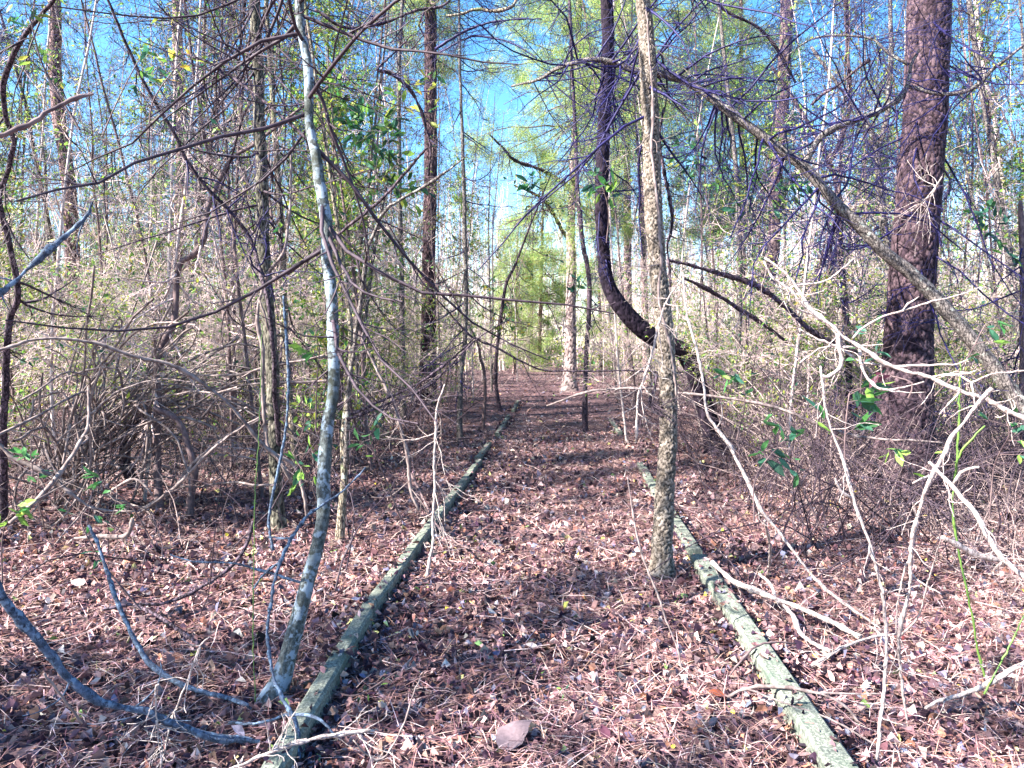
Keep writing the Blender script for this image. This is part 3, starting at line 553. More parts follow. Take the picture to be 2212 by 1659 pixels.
# --- single stems, vines and fallen branches (each its own thing)
def stem(name, label, cat, mat, traces, sides=8, rough=.05, tw=None, twmat=None, group=None):
    p, r = traces[0]; base = p[-1].copy(); o = thing(name, label, cat, base, group)
    if tw is None and mat == 'bone': tw = dict(n1=16, L1=.16, n2=14, L2=.07, t0=0., t1=.97, wob=.2, rcap=.0022)
    for i, (q, s) in enumerate(traces):
        s = s * (.82 if mat == 'bone' else .9) * (1 + .16 * np.convolve(rng.standard_normal(len(s) + 4), np.ones(5) / 2.2, 'valid'))
        mb = MB(); qq = np.vstack([q[0] + (q[0] - q[1]) * .02, q + rng.normal(0, .0012, q.shape), q[-1] + (q[-1] - q[-2]) * .02]); ss = np.concatenate([[s[0] * .1], s, [s[-1] * .1]])
        k = (np.sin(np.arange(len(ss)) * 2.1 + rng.uniform(0, 6)) > .93) * .35                     # knots
        tubes(mb, qq, ss * (1 + k), sides, rough); put('stem' if i == 0 else 'side_shoot', mb, M[mat], o, base)
    if tw:
        B = twiggy(p, r, **tw); mb = MB(); addB(mb, B, 5, 1, .001); put('twigs', mb, M[twmat or mat], o, base)
    return o
T_ = trace
stem('dead_branch', 'long bleached dead branch reaching left from the right edge, lit white', 'branch', 'bone', [
    T_('1651 556 6; 1681 576 8; 1708 603 9; 1728 630 9; 1748 663 9; 1781 690 9; 1801 706 9; 1828 733 8; 1858 750 8; 1908 783 9; 1958 803 9; 2008 816 9; 2075 846 10; 2128 863 10; 2175 886 11; 2250 915 12', 3.1, 2.8, .02, .0015),
    T_('2118 620 2; 2075 636 3; 2015 650 4; 1951 670 5; 1901 686 5; 1858 713 5; 1841 732 6', 2.9, 3.05, .02, .001), T_('1985 640 2; 1962 655 4; 1951 670 4', 2.95, 2.98, .02, .001),
    T_('1848 556 2; 1791 603 4; 1758 613 5; 1718 616 5; 1708 626 6', 3., 3.08, .02, .001),
    T_('1995 823 3; 1951 836 4; 1901 840 5; 1875 816 6; 1861 783 6; 1858 752 6', 2.9, 3.03, .02, .001), T_('1999 848 2; 1968 850 3; 1930 846 4; 1901 840 5', 2.9, 2.93, .02, .001),
    T_('2091 776 3; 2068 786 4; 2008 788 5; 1925 790 6; 1888 785 6; 1861 783 6; 1820 755 6', 2.9, 3.05, .02, .001),
    T_('2112 798 2; 2091 806 4; 2041 810 5; 2008 815 6', 2.85, 2.97, .02, .001), T_('2212 800 3; 2141 810 4; 2098 826 5; 2075 812 4; 2045 810 4', 2.75, 2.9, .02, .001),
    T_('2108 885 3; 2098 826 5; 2118 860 6', 2.8, 2.87, .02, .001), T_('2030 895 2; 2050 870 4; 2072 848 5', 2.85, 2.88, .02, .001)])
stem('dead_branch', 'thick hooked white dead branch hanging inside the long bleached one', 'branch', 'bone', [
    T_('1651 563 4; 1671 603 6; 1705 626 7; 1728 656 8; 1758 683 9; 1791 703 11; 1810 722 12; 1811 740 12; 1818 773 11; 1811 796 10; 1785 814 9; 1775 810 8', 3.05, 3.0, .02, .0015),
    T_('1700 640 3; 1712 660 4; 1735 672 5; 1750 678 5', 3.0, 3.03, .02, .001), T_('1908 743 3; 1875 746 4; 1811 752 6', 2.95, 3.02, .02, .001),
    T_('1725 710 3; 1758 730 5; 1811 750 6', 3.05, 3.02, .02, .001), T_('1728 783 4; 1748 770 5; 1768 753 5; 1795 746 6', 3.05, 3.02, .02, .001), T_('1680 635 2; 1700 622 4', 3.05, 3.03, .02, .001)])
stem('dead_sapling', 'tall thin white dead stem rising from the right path edge', 'stem', 'bone', [
    T_('1773 792 5; 1778 836 6; 1785 886 7; 1798 936 7; 1815 980 8; 1831 1036 8; 1843 1076 9; 1855 1113 8; 1875 1166 8; 1895 1239 8; 1911 1323 9; 1915 1389 8; 1911 1489 8; 1898 1589 9; 1888 1690 10', 2.95, 2.8, .02, .0015),
    T_('1804 1033 5; 1818 1063 7; 1841 1078 8', 2.92, 2.93, .02, .001)])
stem('dead_sapling', 'forked white dead stem standing right of the thin tall one', 'stem', 'bone', [
    T_('2145 836 13; 2118 866 12; 2091 903 12; 2058 943 12; 2041 980 12; 2021 1013 12; 2001 1053 12; 1988 1103 11; 1975 1146 12; 1968 1206 11; 1965 1273 11; 1948 1339 10; 1941 1406 8; 1948 1489 7; 1958 1570 7', 2.7, None, .02, .0015),
    T_('1972 1045 4; 1998 1032 6; 2008 1028 6', 2.9, 2.9, .02, .001), T_('1935 1369 4; 1941 1300 4; 1955 1230 4; 1965 1212 5', 3.1, 3.0, .02, .001),
    T_('2035 1285 3; 2010 1270 5; 1985 1255 5; 1972 1240 6', 2.9, 2.95, .02, .001), T_('2035 1159 3; 2010 1240 4; 1985 1330 4; 1945 1375 4', 2.7, 3.1, .02, .001)])
stem('dead_branch', 'thick pale branch with a hooked twig at the right edge', 'branch', 'bone', [
    T_('2006 998 8; 2035 1026 10; 2058 1050 11; 2075 1073 12; 2105 1106 13; 2135 1159 14; 2168 1206 15; 2230 1262 18', 2.7, 2.5, .02, .0015),
    T_('2115 1010 8; 2098 1012 8; 2075 1022 8; 2058 1046 9', 2.6, 2.68, .02, .001), T_('2035 1159 6; 2068 1176 12; 2125 1203 13; 2172 1212 13', 2.58, 2.6, .02, .001)])
stem('dead_branch', 'long pale vine stem slanting from beside the rough barked tree to the ground', 'vine', 'bone', [
    T_('1474 600 5; 1485 686 7; 1505 753 7; 1518 820 8; 1525 886 9; 1548 926 9; 1575 960 9; 1598 1003 9; 1618 1046 9; 1640 1096 9; 1661 1126 9; 1688 1156 9; 1728 1209 9; 1768 1256 9; 1808 1293 8; 1858 1329 8; 1908 1366 8', 4.7, None, .03, .002),
    T_('1651 1124 6; 1660 1160 8; 1665 1189 8; 1658 1249 8', 4.4, None, .02, .001), T_('1530 880 3; 1555 870 3; 1560 900 3; 1548 926 4', 4.5, 4.6, .02, .001)])
stem('fallen_branch', 'dead forked branch lying against the right path timber', 'branch', 'bone', [
    T_('1538 1213 13; 1585 1256 12; 1625 1273 12; 1675 1293 12; 1741 1319 12; 1808 1349 11; 1858 1376 10', 4.7, 3.95, .03, .002), T_('1791 1406 9; 1758 1389 9; 1728 1366 10; 1715 1333 10; 1691 1306 10', 3.75, 4.3, .02, .001),
    T_('1640 1240 8; 1665 1262 9; 1675 1293 9', 4.6, 4.4, .02, .001)])
stem('fallen_branch', 'short bent white twig on the ground right of the timber', 'branch', 'bone', [T_('1935 1369 5; 1875 1379 7; 1825 1396 7; 1785 1419 8; 1755 1436 6', 3.8, 3.6, .02, .001)])
stem('fallen_branch', 'thick pink grey branch end at the lower right edge', 'branch', 'bone', [T_('2250 1415 18; 2212 1433 17; 2158 1463 16; 2108 1489 15; 2058 1506 13; 2015 1520 9; 1985 1545 6', 3.05, 3.2, .02, .0015)])
stem('fallen_branch', 'curved grey twig bridging the right path timber', 'branch', 'vine', [T_('1571 1506 6; 1608 1489 7; 1648 1483 7; 1708 1486 7; 1758 1496 6; 1830 1498 4; 1908 1499 3', 3.3, 3.15, .02, .001), T_('1855 1562 4; 1830 1530 5; 1790 1505 5; 1758 1496 5', 3.1, 3.2, .02, .001)])
stem('fallen_branch', 'straight thin twig slanting across the right timber to the lower right', 'branch', 'vine', [T_('1615 1489 4; 1708 1523 4; 1791 1553 4; 1895 1613 5', 3.2, 2.9, .02, .001)])
stem('fallen_branch', 'dark twig curling over the middle of the right timber', 'branch', 'brown', [T_('1560 1480 3; 1600 1430 5; 1635 1395 5; 1680 1386 5; 1720 1390 4', 3.5, 3.7, .02, .001)])
stem('greenbriar', 'bright green briar stem with thorns at the lower right', 'vine', 'green', [
    T_('2075 780 3; 2072 900 4; 2065 1020 5; 2058 1090 5; 2068 1173 5; 2081 1239 5; 2098 1319 5; 2111 1399 5; 2130 1472 6', 3.3, None, .02, .001), T_('2128 920 3; 2101 946 4; 2071 986 5; 2062 1040 5', 3.2, 3.3, .02, .001)], tw=dict(n1=60, L1=.012, t0=0, t1=1, wob=.02, ang=(1.1, 1.5)))
stem('greenbriar', 'dark green briar crossing the bright green one at lower right', 'vine', 'green', [T_('2212 1330 4; 2185 1390 4; 2158 1440 4; 2125 1500 4', 3.1, 3.1, .02, .001)], tw=dict(n1=20, L1=.012, t0=0, t1=1, wob=.02, ang=(1.1, 1.5)))
stem('greenbriar', 'thin vertical green briar by the foot of the lichen tree', 'vine', 'green', [T_('566 700 2; 562 853 2; 556 980 2; 550 1106 2.4; 548 1250 2.6; 547 1406 3; 553 1536 3', 3.5, None, .02, .001)], tw=dict(n1=50, L1=.01, t0=0, t1=1, wob=.02, ang=(1.1, 1.5)))
stem('low_branch', 'thick blue grey lichen branch across the lower left corner', 'branch', 'bluelich', [
    T_('-70 1180 24; 0 1279 23; 27 1319 22; 67 1366 21; 100 1406 20; 133 1449 20; 173 1483 20; 213 1513 20; 267 1529 18; 317 1536 18; 367 1559 17; 417 1579 16; 467 1596 15; 520 1599 13; 560 1600 9', 2.3, 2.8, .02, .002)], sides=12, rough=.06,
     tw=dict(n1=5, L1=.2, t0=.3, t1=.9, rcap=.004), twmat='bluelich')
stem('low_branch', 'thin blue grey curved branch sweeping down to the lichen tree foot', 'branch', 'bluelich', [T_('190 1134 6; 207 1166 8; 230 1233 8; 257 1306 9; 287 1373 10; 320 1429 11; 367 1469 11; 417 1489 11; 483 1506 12; 545 1528 11', 3.5, 3.25, .02, .0015)], sides=10)
stem('low_branch', 'dark branch rising rightward from the lower left leaves', 'branch', 'dark', [T_('220 1319 7; 283 1306 9; 350 1304 9; 400 1286 9; 450 1259 9; 500 1223 9; 530 1179 8; 547 1126 7', 4.2, 4.6, .02, .0015), T_('433 1396 6; 383 1359 7; 333 1326 8; 290 1307 8', 3.8, 4.2, .02, .001)])
stem('low_branch', 'blue lichen shoot falling in front of the leaning tree base', 'branch', 'bluelich', [
    T_('790 1010 3; 735 1065 4; 667 1113 7; 627 1166 8; 607 1213 8; 593 1256 7; 583 1323 7; 577 1373 7; 590 1456 7; 617 1523 7; 643 1573 7; 647 1670 8', 3.6, 2.8, .02, .0015), T_('580 1159 6; 627 1164 6', 3.5, 3.45, .02, .001),
    T_('545 1275 5; 570 1240 5; 607 1213 5', 3.5, 3.4, .02, .001)])
stem('low_branch', 'thin bare twig running level into the lichen tree', 'branch', 'bluelich', [T_('367 1199 3; 417 1213 4; 500 1216 5; 550 1229 6; 600 1243 7; 655 1262 8', 3.9, 3.6, .02, .001)])
stem('low_branch', 'grey blue twig lying across the near end of the left timber', 'branch', 'bluelich', [T_('493 1561 6; 550 1563 7; 617 1546 7; 677 1548 7; 710 1573 7; 737 1599 6', 2.85, 2.75, .02, .001)])
stem('low_branch', 'bleached branch poking in at the bottom over the left timber', 'branch', 'bone', [T_('490 1665 9; 583 1626 9; 650 1603 9; 737 1586 9; 807 1578 8', 2.35, 2.5, .02, .001)])
stem('weed_stalk', 'dry pinkish stalk forked near its top at the bottom left', 'stalk', 'bone', [T_('453 1376 3; 433 1396 5; 413 1449 5; 393 1499 5; 370 1556 5; 347 1660 5', 2.7, 2.7, .02, .001), T_('430 1420 3; 433 1396 3', 2.7, 2.7, .02, .001)])
stem('weed_stalk', 'short dry stalk left of the forked pinkish one', 'stalk', 'bone', [T_('345 1478 5; 337 1489 5; 337 1533 4; 343 1600 4', 2.6, 2.65, .02, .001)])
stem('weed_stalk', 'dry slanted stalk in the lower left leaves', 'stalk', 'vine', [T_('93 1456 5; 133 1506 6; 177 1563 6', 2.3, 2.4, .02, .001)])
stem('weed_stalk', 'thin stalk with a curled foot at the bottom beside the left timber', 'stalk', 'vine', [T_('908 1465 3; 892 1500 4; 880 1545 4; 860 1590 4; 825 1640 5; 790 1628 4; 763 1600 4', 2.75, 2.6, .02, .001)])
stem('weed_stalk', 'tall thin dry stalk leaning over the right half of the path', 'stalk', 'vine', [T_('1355 1030 3; 1375 1150 4; 1398 1230 4; 1423 1290 5; 1440 1340 4; 1463 1400 4; 1474 1455 4', 3.9, 3.6, .02, .001)])
stem('vine', 'long arching grey vine from the left edge to the furrowed trunk', 'vine', 'vine', [
    T_('-40 768 8; 0 756 8; 67 736 8; 140 733 8; 217 745 9; 300 773 9; 367 786 9; 433 826 9; 483 863 9; 533 916 9; 567 960 9; 600 990 9; 630 1040 8', 4.3, 5.2, .03, .002)], tw=dict(n1=16, L1=.35, n2=50, L2=.15, t0=.05, t1=.9, rcap=.004))
stem('vine', 'smooth grey vine looping round the furrowed trunk of the left pair', 'vine', 'vine', [
    T_('628 330 6; 628 430 7; 618 520 7; 607 553 8; 573 603 9; 556 686 9; 567 760 9; 567 850 9; 573 920 9; 583 976 9; 617 993 8; 643 1020 8; 660 1086 8; 662 1120 8', 5.9, 6.1, .03, .002), T_('595 760 3; 580 720 4; 560 650 5', 6, 5.9)])
stem('vine', 'thin bluish vine hanging before the furrowed pair', 'vine', 'bluelich', [T_('612 640 4; 617 720 6; 623 820 6; 620 903 6; 607 986 7; 593 1053 7; 580 1120 7; 590 1190 6', 4.6, 4.5, .02, .0015)])
stem('near_branch', 'fuzzy pinkish branch tip closest to the camera at the upper left', 'branch', 'brown', [T_('-40 300 15; 0 293 14; 50 277 16; 75 262 12; 117 233 12; 160 214 15; 200 203 4', 1.5, 1.6, .01, .0008)], sides=10)
stem('low_branch', 'bare grey branch pointing up right at the left edge', 'branch', 'bluelich', [T_('200 437 4; 185 470 9; 150 505 11; 100 545 12; 40 603 13; 0 633 15; -60 680 16', 3.0, 2.8, .02, .0015)], tw=dict(n1=4, L1=.2, rcap=.004))
stem('high_branch', 'straight bare branch slanting down to the lichen tree top', 'branch', 'dark', [T_('393 113 5; 467 143 6; 533 190 6; 600 243 6; 665 305 7', 4.2, 3.9, .02, .0015)], tw=dict(n1=14, L1=.3, n2=40, L2=.15, rcap=.003), twmat='backlit_twig')
stem('high_branch', 'long dark bough across the top between lichen tree and left pine', 'branch', 'dark', [T_('1000 -40 3; 960 10 5; 900 22 6; 850 42 7; 800 55 8; 740 57 8; 680 20 6', 4.3, 4.1, .02, .0015)], tw=dict(n1=20, L1=.4, n2=80, L2=.2, rcap=.003), twmat='backlit_twig')
stem('high_branch', 'kinked branch against the blue gap left of the pine', 'branch', 'dark', [T_('890 75 4; 850 115 5; 814 150 6; 825 154 7; 847 160 8; 884 190 8; 904 227 8; 917 262 8; 930 320 6; 925 380 5', 5.2, 5.6, .02, .0015)], tw=dict(n1=18, L1=.5, n2=60, L2=.2, rcap=.003), twmat='backlit_twig')
stem('high_branch', 'mossy brown bough at the top centre under the sky gap', 'branch', 'furrow', [T_('1120 -10 4; 1104 15 8; 1070 24 9; 1030 20 8; 1000 30 7; 965 34 5', 6, 6.2, .02, .0015)], tw=dict(n1=12, L1=.4, n2=60, L2=.3, rcap=.003), twmat='backlit_twig')
stem('high_branch', 'smooth twin boughs bowing across the blue sky gap', 'branch', 'backlit_twig', [T_('1170 40 3; 1100 42 5; 1050 50 6; 1000 70 6; 940 105 7', 8, 8.5, .03, .003), T_('1160 125 3; 1110 95 4; 1050 80 5; 1010 82 5; 940 118 6', 8, 8.6, .03, .003)], tw=dict(n1=30, L1=.9, n2=200, L2=.4, n3=300, L3=.15, rcap=.004), twmat='backlit_twig')
for lab, s, d0, d1, mt in (
    ('bare grey bough rising right to left of the left pine, upper of two', '924 320 5; 864 390 7; 810 443 8; 737 500 8; 680 545 8; 620 592 8', 4.6, 5.2, 'dark'),
    ('bare grey bough rising right, lower of two before the left pine', '1004 340 3; 937 390 6; 870 427 7; 830 457 8; 805 510 8; 794 547 9; 785 620 9; 770 720 9; 752 860 9; 748 1010 10', 5, 5.8, 'grey'),
    ('thin straight twig slanting up right in front of the left pine base', '1024 730 3; 971 780 5; 904 826 6; 837 860 6; 754 896 7', 4.6, 4.4, 'dark'),
    ('second thin twig below it slanting before the pine base', '1100 690 2; 1020 740 4; 930 830 5; 840 872 5; 750 908 6', 4.8, 4.5, 'dark'),
    ('long thin twig dipping across the path view at mid height', '830 470 3; 900 590 4; 971 676 5; 1024 730 5; 1084 756 5; 1137 786 5; 1181 800 4; 1270 801 4; 1475 803 3', 5.2, 6.2, 'dark'),
    ('long low twig with tiny green buds spanning the path', '1181 876 4; 1254 850 6; 1304 841 7; 1404 840 7; 1475 850 7; 1591 863 7; 1675 880 7; 1741 906 7; 1841 940 7; 1935 950 6; 2035 956 5', 6.6, 6.0, 'vine'),
    ('pale hanging vine left of the rough barked tree', '1474 600 4; 1440 650 5; 1417 720 6; 1400 786 6; 1380 853 6; 1376 910 6; 1374 956 5', 4.9, 5.0, 'bone'),
    ('drooping pale stem left of the path with a bent top', '770 700 3; 800 770 5; 835 840 6; 854 886 7; 871 936 7; 881 986 8; 887 1053 8; 904 1104 8', 5.7, 5.7, 'vine'),
    ('white upright stick standing through the left timber line', '960 830 3; 944 886 5; 941 986 7; 939 1060 8; 937 1120 8; 937 1173 9; 927 1223 9; 924 1253 11', 5.2, 5.1, 'bone'),
    ('dark leaning stick crossing the left timber with a fork', '1030 1190 4; 985 1172 6; 950 1140 7; 932 1112 6; 905 1060 5; 880 1010 5', 5.2, 6.2, 'brown'),
    ('long bare branch leaning right from the path to the big pine', '1440 560 6; 1500 575 10; 1560 592 11; 1640 620 12; 1700 665 12; 1760 720 11; 1850 760 8', 7.8, 8.6, 'dark'),
    ('second long branch descending behind the white ones', '1475 600 6; 1540 630 10; 1600 670 10; 1650 700 9; 1700 740 8', 8.2, 8.8, 'dark'),
    ('thin pale climbing vine up the front of the rough barked tree', '1396 20 3; 1404 130 5; 1412 260 6; 1409 330 7; 1420 450 6; 1428 560 6; 1424 640 6; 1450 760 5; 1462 860 4', 5.35, 5.1, 'vine'),
    ('twisted dark vine at the right of the rough barked tree', '1430 120 6; 1440 200 5; 1425 300 6; 1440 400 7; 1452 480 8; 1442 540 7; 1450 620 6', 5.6, 5.5, 'dark'),
    ('small crooked vine stub left of the rough barked tree', '1420 805 5; 1413 840 6; 1404 862 8; 1406 878 8; 1425 893 8; 1440 900 7', 5.3, 5.2, 'dark'),
    ('dark bough with a blunt end in the upper right twigs', '1878 128 9; 1850 150 8; 1810 185 8; 1775 205 7; 1755 228 6', 7.0, 7.4, 'dark'),
    ('pale twig curving down over the big pine trunk', '2035 380 3; 2015 410 3.5; 1990 440 3.5; 1968 458 3', 5.6, 5.9, 'bone'),
    ('dark bough sloping across from the top of the right group', '1540 0 5; 1580 30 7; 1640 60 7; 1680 110 7; 1720 180 6', 7.4, 7.8, 'dark'),
    ('bare branch arching over the far path from the sunlit pine', '1057 290 3; 1084 317 5; 1114 347 7; 1170 367 8; 1220 397 10; 1232 410 11', 25, 26.6, 'dark'),
    ('dead drooping branch low on the sunlit pine', '1110 400 3; 1170 428 6; 1200 470 8; 1215 500 9; 1232 520 9', 25.6, 26.6, 'dark')):
    q = T_(s, d0, d1, .03, .003); near = d0 < 12
    stem('bare_branch' if 'vine' not in lab else 'vine', lab, 'branch' if 'vine' not in lab else 'vine', mt, [q], tw=dict(n1=14, L1=.4 if near else 1.2, n2=50, L2=.18 if near else .5, rcap=.004 if near else .015, t0=.05, t1=.9), twmat=None if mt in ('bone', 'vine') else ('dark_twig'))

# --- the arched vine tangle on the left
def tangle():
    base = G(225, 1115); o = thing('vine_tangle', 'arched heap of tangled dark vines at the left, shaped like a hoop', 'vine tangle', base)
    core = trace('110 1130 20; 150 1060 22; 185 980 22; 235 905 24; 300 872 24; 350 880 22; 395 915 18; 420 970 16; 425 1040 16; 430 1110 18', 6.9, 6.9, .05, .01)
    q, s = resample(core[0], core[1], 30); n = 120; K = 14; pts = np.zeros((n, K, 3)); a0 = rng.uniform(0, .45, n) ** 1.2; a1 = np.clip(a0 + rng.uniform(.2, .6, n), 0, 1)
    for k in range(K):
        t = (a0 + (a1 - a0) * k / (K - 1)) * 28.99; i = t.astype(int); f = (t - i)[:, None]; pts[:, k] = q[i] * (1 - f) + q[i + 1] * f
    off = rng.standard_normal((n, 1, 3)) * .12 * np.linspace(1.4, .6, n)[:, None, None] * [1, 1, .8] + np.where(rng.uniform(0, 1, (n, 1, 1)) < .3, rng.normal(0, .25, (n, 1, 3)), 0)
    wl = np.cumsum(np.cumsum(rng.standard_normal((n, K, 3)) * .022, 1), 1)
    pts = pts + off + wl; mb = MB(); tubes(mb, pts, rng.uniform(.004, .013, n)[:, None] * np.ones((1, K)), 5, .08); put('strands', mb, M['vine'], o, base)
    mb = MB(); c = trace('307 880 22; 300 905 24; 287 930 24; 272 960 22; 270 996 22; 280 1025 24; 292 1052 28', 7.2, 7.2, .03, .003); tubes(mb, c[0], c[1], 14, .05); put('trunk', mb, M['dark'], o, base)
    mb = MB(); c = trace('330 880 12; 380 905 13; 402 950 13; 418 1010 15; 412 1080 16; 415 1150 18', 6.6, 6.6, .03, .004); tubes(mb, c[0], c[1], 12, .05); put('stem', mb, M['brown'], o, base)
    n = 240; k = rng.integers(0, 30, n); d = nrm(rng.standard_normal((n, 3)) + [0, 0, -.2]); K = 7; pts = np.zeros((n, K, 3)); pts[:, 0] = q[k] + .15 * rng.standard_normal((n, 3))
    L = rng.uniform(.3, .9, n)
    for j in range(1, K): d = nrm(d + .3 * rng.standard_normal((n, 3)) + [0, 0, -.08]); pts[:, j] = pts[:, j-1] + d * (L / 6)[:, None]
    mb = MB(); tubes(mb, pts, rng.uniform(.0015, .004, n)[:, None] * np.linspace(1, .4, K), 4); put('shoots', mb, M['brown'], o, base)
tangle()
for i, (lab, s, d0, d1) in enumerate((
    ('pale curved stem rising out of the vine tangle to its left', '190 835 5; 192 900 7; 188 925 8; 170 960 9; 145 1000 10; 115 1040 11; 70 1090 12; 20 1130 10', 5.6, 5.0),
    ('reddish arching shoot over the top of the vine tangle', '415 825 3; 350 818 4; 290 830 5; 240 855 5; 200 890 6; 150 930 5; 120 965 4', 6, 6),
    ('pale long runner lying from the left edge toward the tangle', '-20 940 7; 30 990 8; 95 1020 7; 160 1070 7; 210 1100 6; 290 1105 5', 5.2, 5.4),
    ('looping light vine on the ground below the tangle', '300 1110 5; 320 1095 5; 380 1050 6; 425 1005 7; 470 960 6; 520 925 5; 560 900 4', 6.2, 6.0),
    ('hooped pale twig in front of the tangle', '215 1075 4; 260 1045 5; 290 1035 5; 315 1050 5; 330 1072 5', 5.4, 5.4),
    ('long brown leaning stem right of the tangle', '560 908 6; 510 930 7; 460 965 7; 420 1000 8; 370 1060 8; 310 1100 9', 6.6, 6.4),
    ('short thick pale stick lying below the tangle', '285 1120 6; 270 1158 9; 215 1158 8; 160 1162 6; 145 1175 5', 5.2, 5.3))):
    stem('vine' if 'stick' not in lab else 'fallen_branch', lab, 'vine' if 'stick' not in lab else 'branch', 'vine', [T_(s, d0, d1, .03, .003)], tw=dict(n1=8, L1=.3, n2=20, L2=.12, rcap=.003))

# ------------------------------------------------------------------ leafy sprays near the camera
def spray(label, x, y, d, n, size, pal=None, w=(4, 3, 2, 0, 0), reach=.22, name='leafy_shoot', stemlen=.5, droop=-.4):
    c = P(x, y, d); g = float(hgt(c[0], c[1])); o = thing(name, label, 'leafy shoot', c)
    root = c + np.array([rng.normal(0, .15), rng.normal(0.1, .1), -stemlen])
    main = spline(np.array([root, (root + c) / 2 + rng.normal(0, .03, 3), c, c + nrm(rng.standard_normal(3) + [0, 0, .5]) * .08]), np.array([.005, .004, .003, .0015]), .03)
    B = sprout(main[0][None], main[1][None], 7, reach, (.6, 1.3), 6, .7, .02, .15, .45, 1, .003)
    mb = MB(); tubes(mb, main[0], main[1], 6); tubes(mb, *B, 4); so_ = put('stem', mb, M['brown'], o, c)
    q, s = B; nb = len(q)
    if n > 35:
        q2, s2 = sprout(q, s, 40, .3, (.5, 1.2), 6, .7, 0, .15, .2, 1, .002); mb = MB(); tubes(mb, q2, s2, 3); put('twigs', mb, M['dark_twig'], o, c); q, s = np.concatenate([q, q2]), np.concatenate([s, s2]); nb = len(q)
    k = rng.integers(0, nb, n); j = rng.integers(2, 6, n); T = nrm(q[k, j] - q[k, j-1]); dd = nrm(T + .5 * rng.standard_normal((n, 3)) + [0, 0, droop])
    mb = MB(); leaf_batch(mb, q[k, j], dd, rng.uniform(.7, 1.2, n) * size, .36, pick(pal or GP, w, n, .2), False, .1, flat=.6)
    put('foliage', mb, M['leaf'], so_, c, color=True, smooth=False)
for a in (('glossy green leaf cluster below the hooked white branch', 1835, 850, 3.6, 26, .12, None, (5, 4, 1, 0, 0)), ('green leaf spray left of the thin white dead stem', 1705, 935, 4.2, 20, .12, None, (4, 5, 0, 0, 0)),
          ('small green leaves under the spray near the big pine foot', 1712, 975, 4.4, 9, .10), ('single pale green leaves in front of the big pine base', 1925, 950, 4.0, 9, .10, None, (3, 1, 4, 0, 0)),
          ('green leaves at the big pine trunk above the white branches', 1880, 720, 4.4, 8, .10, None, (3, 5, 0, 0, 0)), ('two red leaves hanging before the big pine', 1918, 812, 3.4, 3, .10, [(.07, .012, .03)], (1,)),
          ('green leaves between the leaning vine and the white branch', 1600, 800, 5.2, 16, .10, None, (3, 5, 1, 0, 0)), ('broad green leaf and bud by the lichen tree', 797, 940, 4.0, 8, .10, None, (4, 1, 3, 0, 0)),
          ('pale green leaf rosette between the furrowed pair and lichen tree', 640, 985, 4.8, 18, .09, None, (4, 1, 5, 0, 0)), ('green leaves right of the lichen trunk at mid height', 690, 750, 4.4, 14, .09, None, (5, 2, 2, 0, 0)),
          ('dangling green leaves right of the curved dark trunk top', 1300, 400, 6.5, 22, .14, None, (5, 3, 2, 0, 0)), ('drooping dark leaves left of the sunlit pine', 1150, 370, 7.5, 18, .15, None, (2, 6, 0, 0, 0)),
          ('small drooping leaves beside the dark sapling', 1240, 610, 9, 14, .13, None, (4, 3, 1, 0, 0)), ('bright lime leaves in the lower left corner of the thicket', 30, 1075, 4.0, 22, .10, None, (3, 0, 6, 3, 0)),
          ('dark green leaves on the ground left of the vine tangle', 65, 970, 5.2, 18, .09, None, (6, 3, 0, 0, 0)), ('green leaf tuft in front of the vine tangle', 222, 1045, 5.0, 16, .08, None, (6, 2, 0, 0, 0)),
          ('little green holly sprig above the bare blue branch tip', 175, 1130, 3.9, 12, .06, None, (6, 2, 0, 0, 0)), ('lime leaves among the stems right of the furrowed pair', 660, 900, 6, 14, .09, None, (2, 0, 6, 2, 0)),
          ('leaning green leaves at the right edge thicket', 2180, 940, 4, 12, .09, None, (4, 3, 1, 0, 0)), ('green leaves above the leaning trunk at the right edge', 2130, 700, 5, 12, .1, None, (4, 4, 1, 0, 0)),
          ('hanging blue green leaves left of the left pine, upper cluster', 800, 300, 8.0, 110, .15, None, (4, 7, 2, 1, 0)), ('hanging green leaves left of the left pine, lower cluster', 850, 400, 8.3, 100, .15, None, (6, 4, 3, 2, 0)), ('yellow leaves against the left pine trunk high up', 890, 215, 8.6, 40, .14, None, (1, 0, 3, 4, 2)),
          ('green leaves crowding behind the lichen tree top', 750, 210, 8.8, 90, .14, None, (4, 2, 4, 3, 0)), ('green leafy twigs hanging in front of the leaning pine', 1640, 420, 7.5, 60, .12, None, (4, 6, 1, 1, 0)), ('dim green leaves under the leaning grey trunk', 1540, 360, 7.8, 60, .12, None, (3, 6, 1, 1, 0)),
          ('dark green leaves low against the sky right of the big pine', 2110, 520, 8, 60, .12, None, (3, 7, 1, 0, 0)), ('yellow green leaves near the top left corner', 60, 30, 3.4, 14, .07, None, (4, 2, 3, 2, 0)), ('green leaves on the dark thin stem upper left', 300, 130, 5, 20, .08, None, (5, 3, 3, 2, 0)),
          ('yellow leaves hanging upper left', 395, 130, 4.6, 14, .08, None, (0, 0, 1, 4, 4)), ('tiny green leaves at the foot of the left timber', 860, 1450, 3.3, 6, .03), ('small green sprout in the path leaves', 1215, 1490, 3.2, 6, .035)):
    x = dict(zip(('pal', 'w'), a[6:])); spray(*a[:6], stemlen=.5 if a[4] > 7 else .1, reach=.65 if a[4] > 35 else .22 if a[4] > 7 else .05, **x)

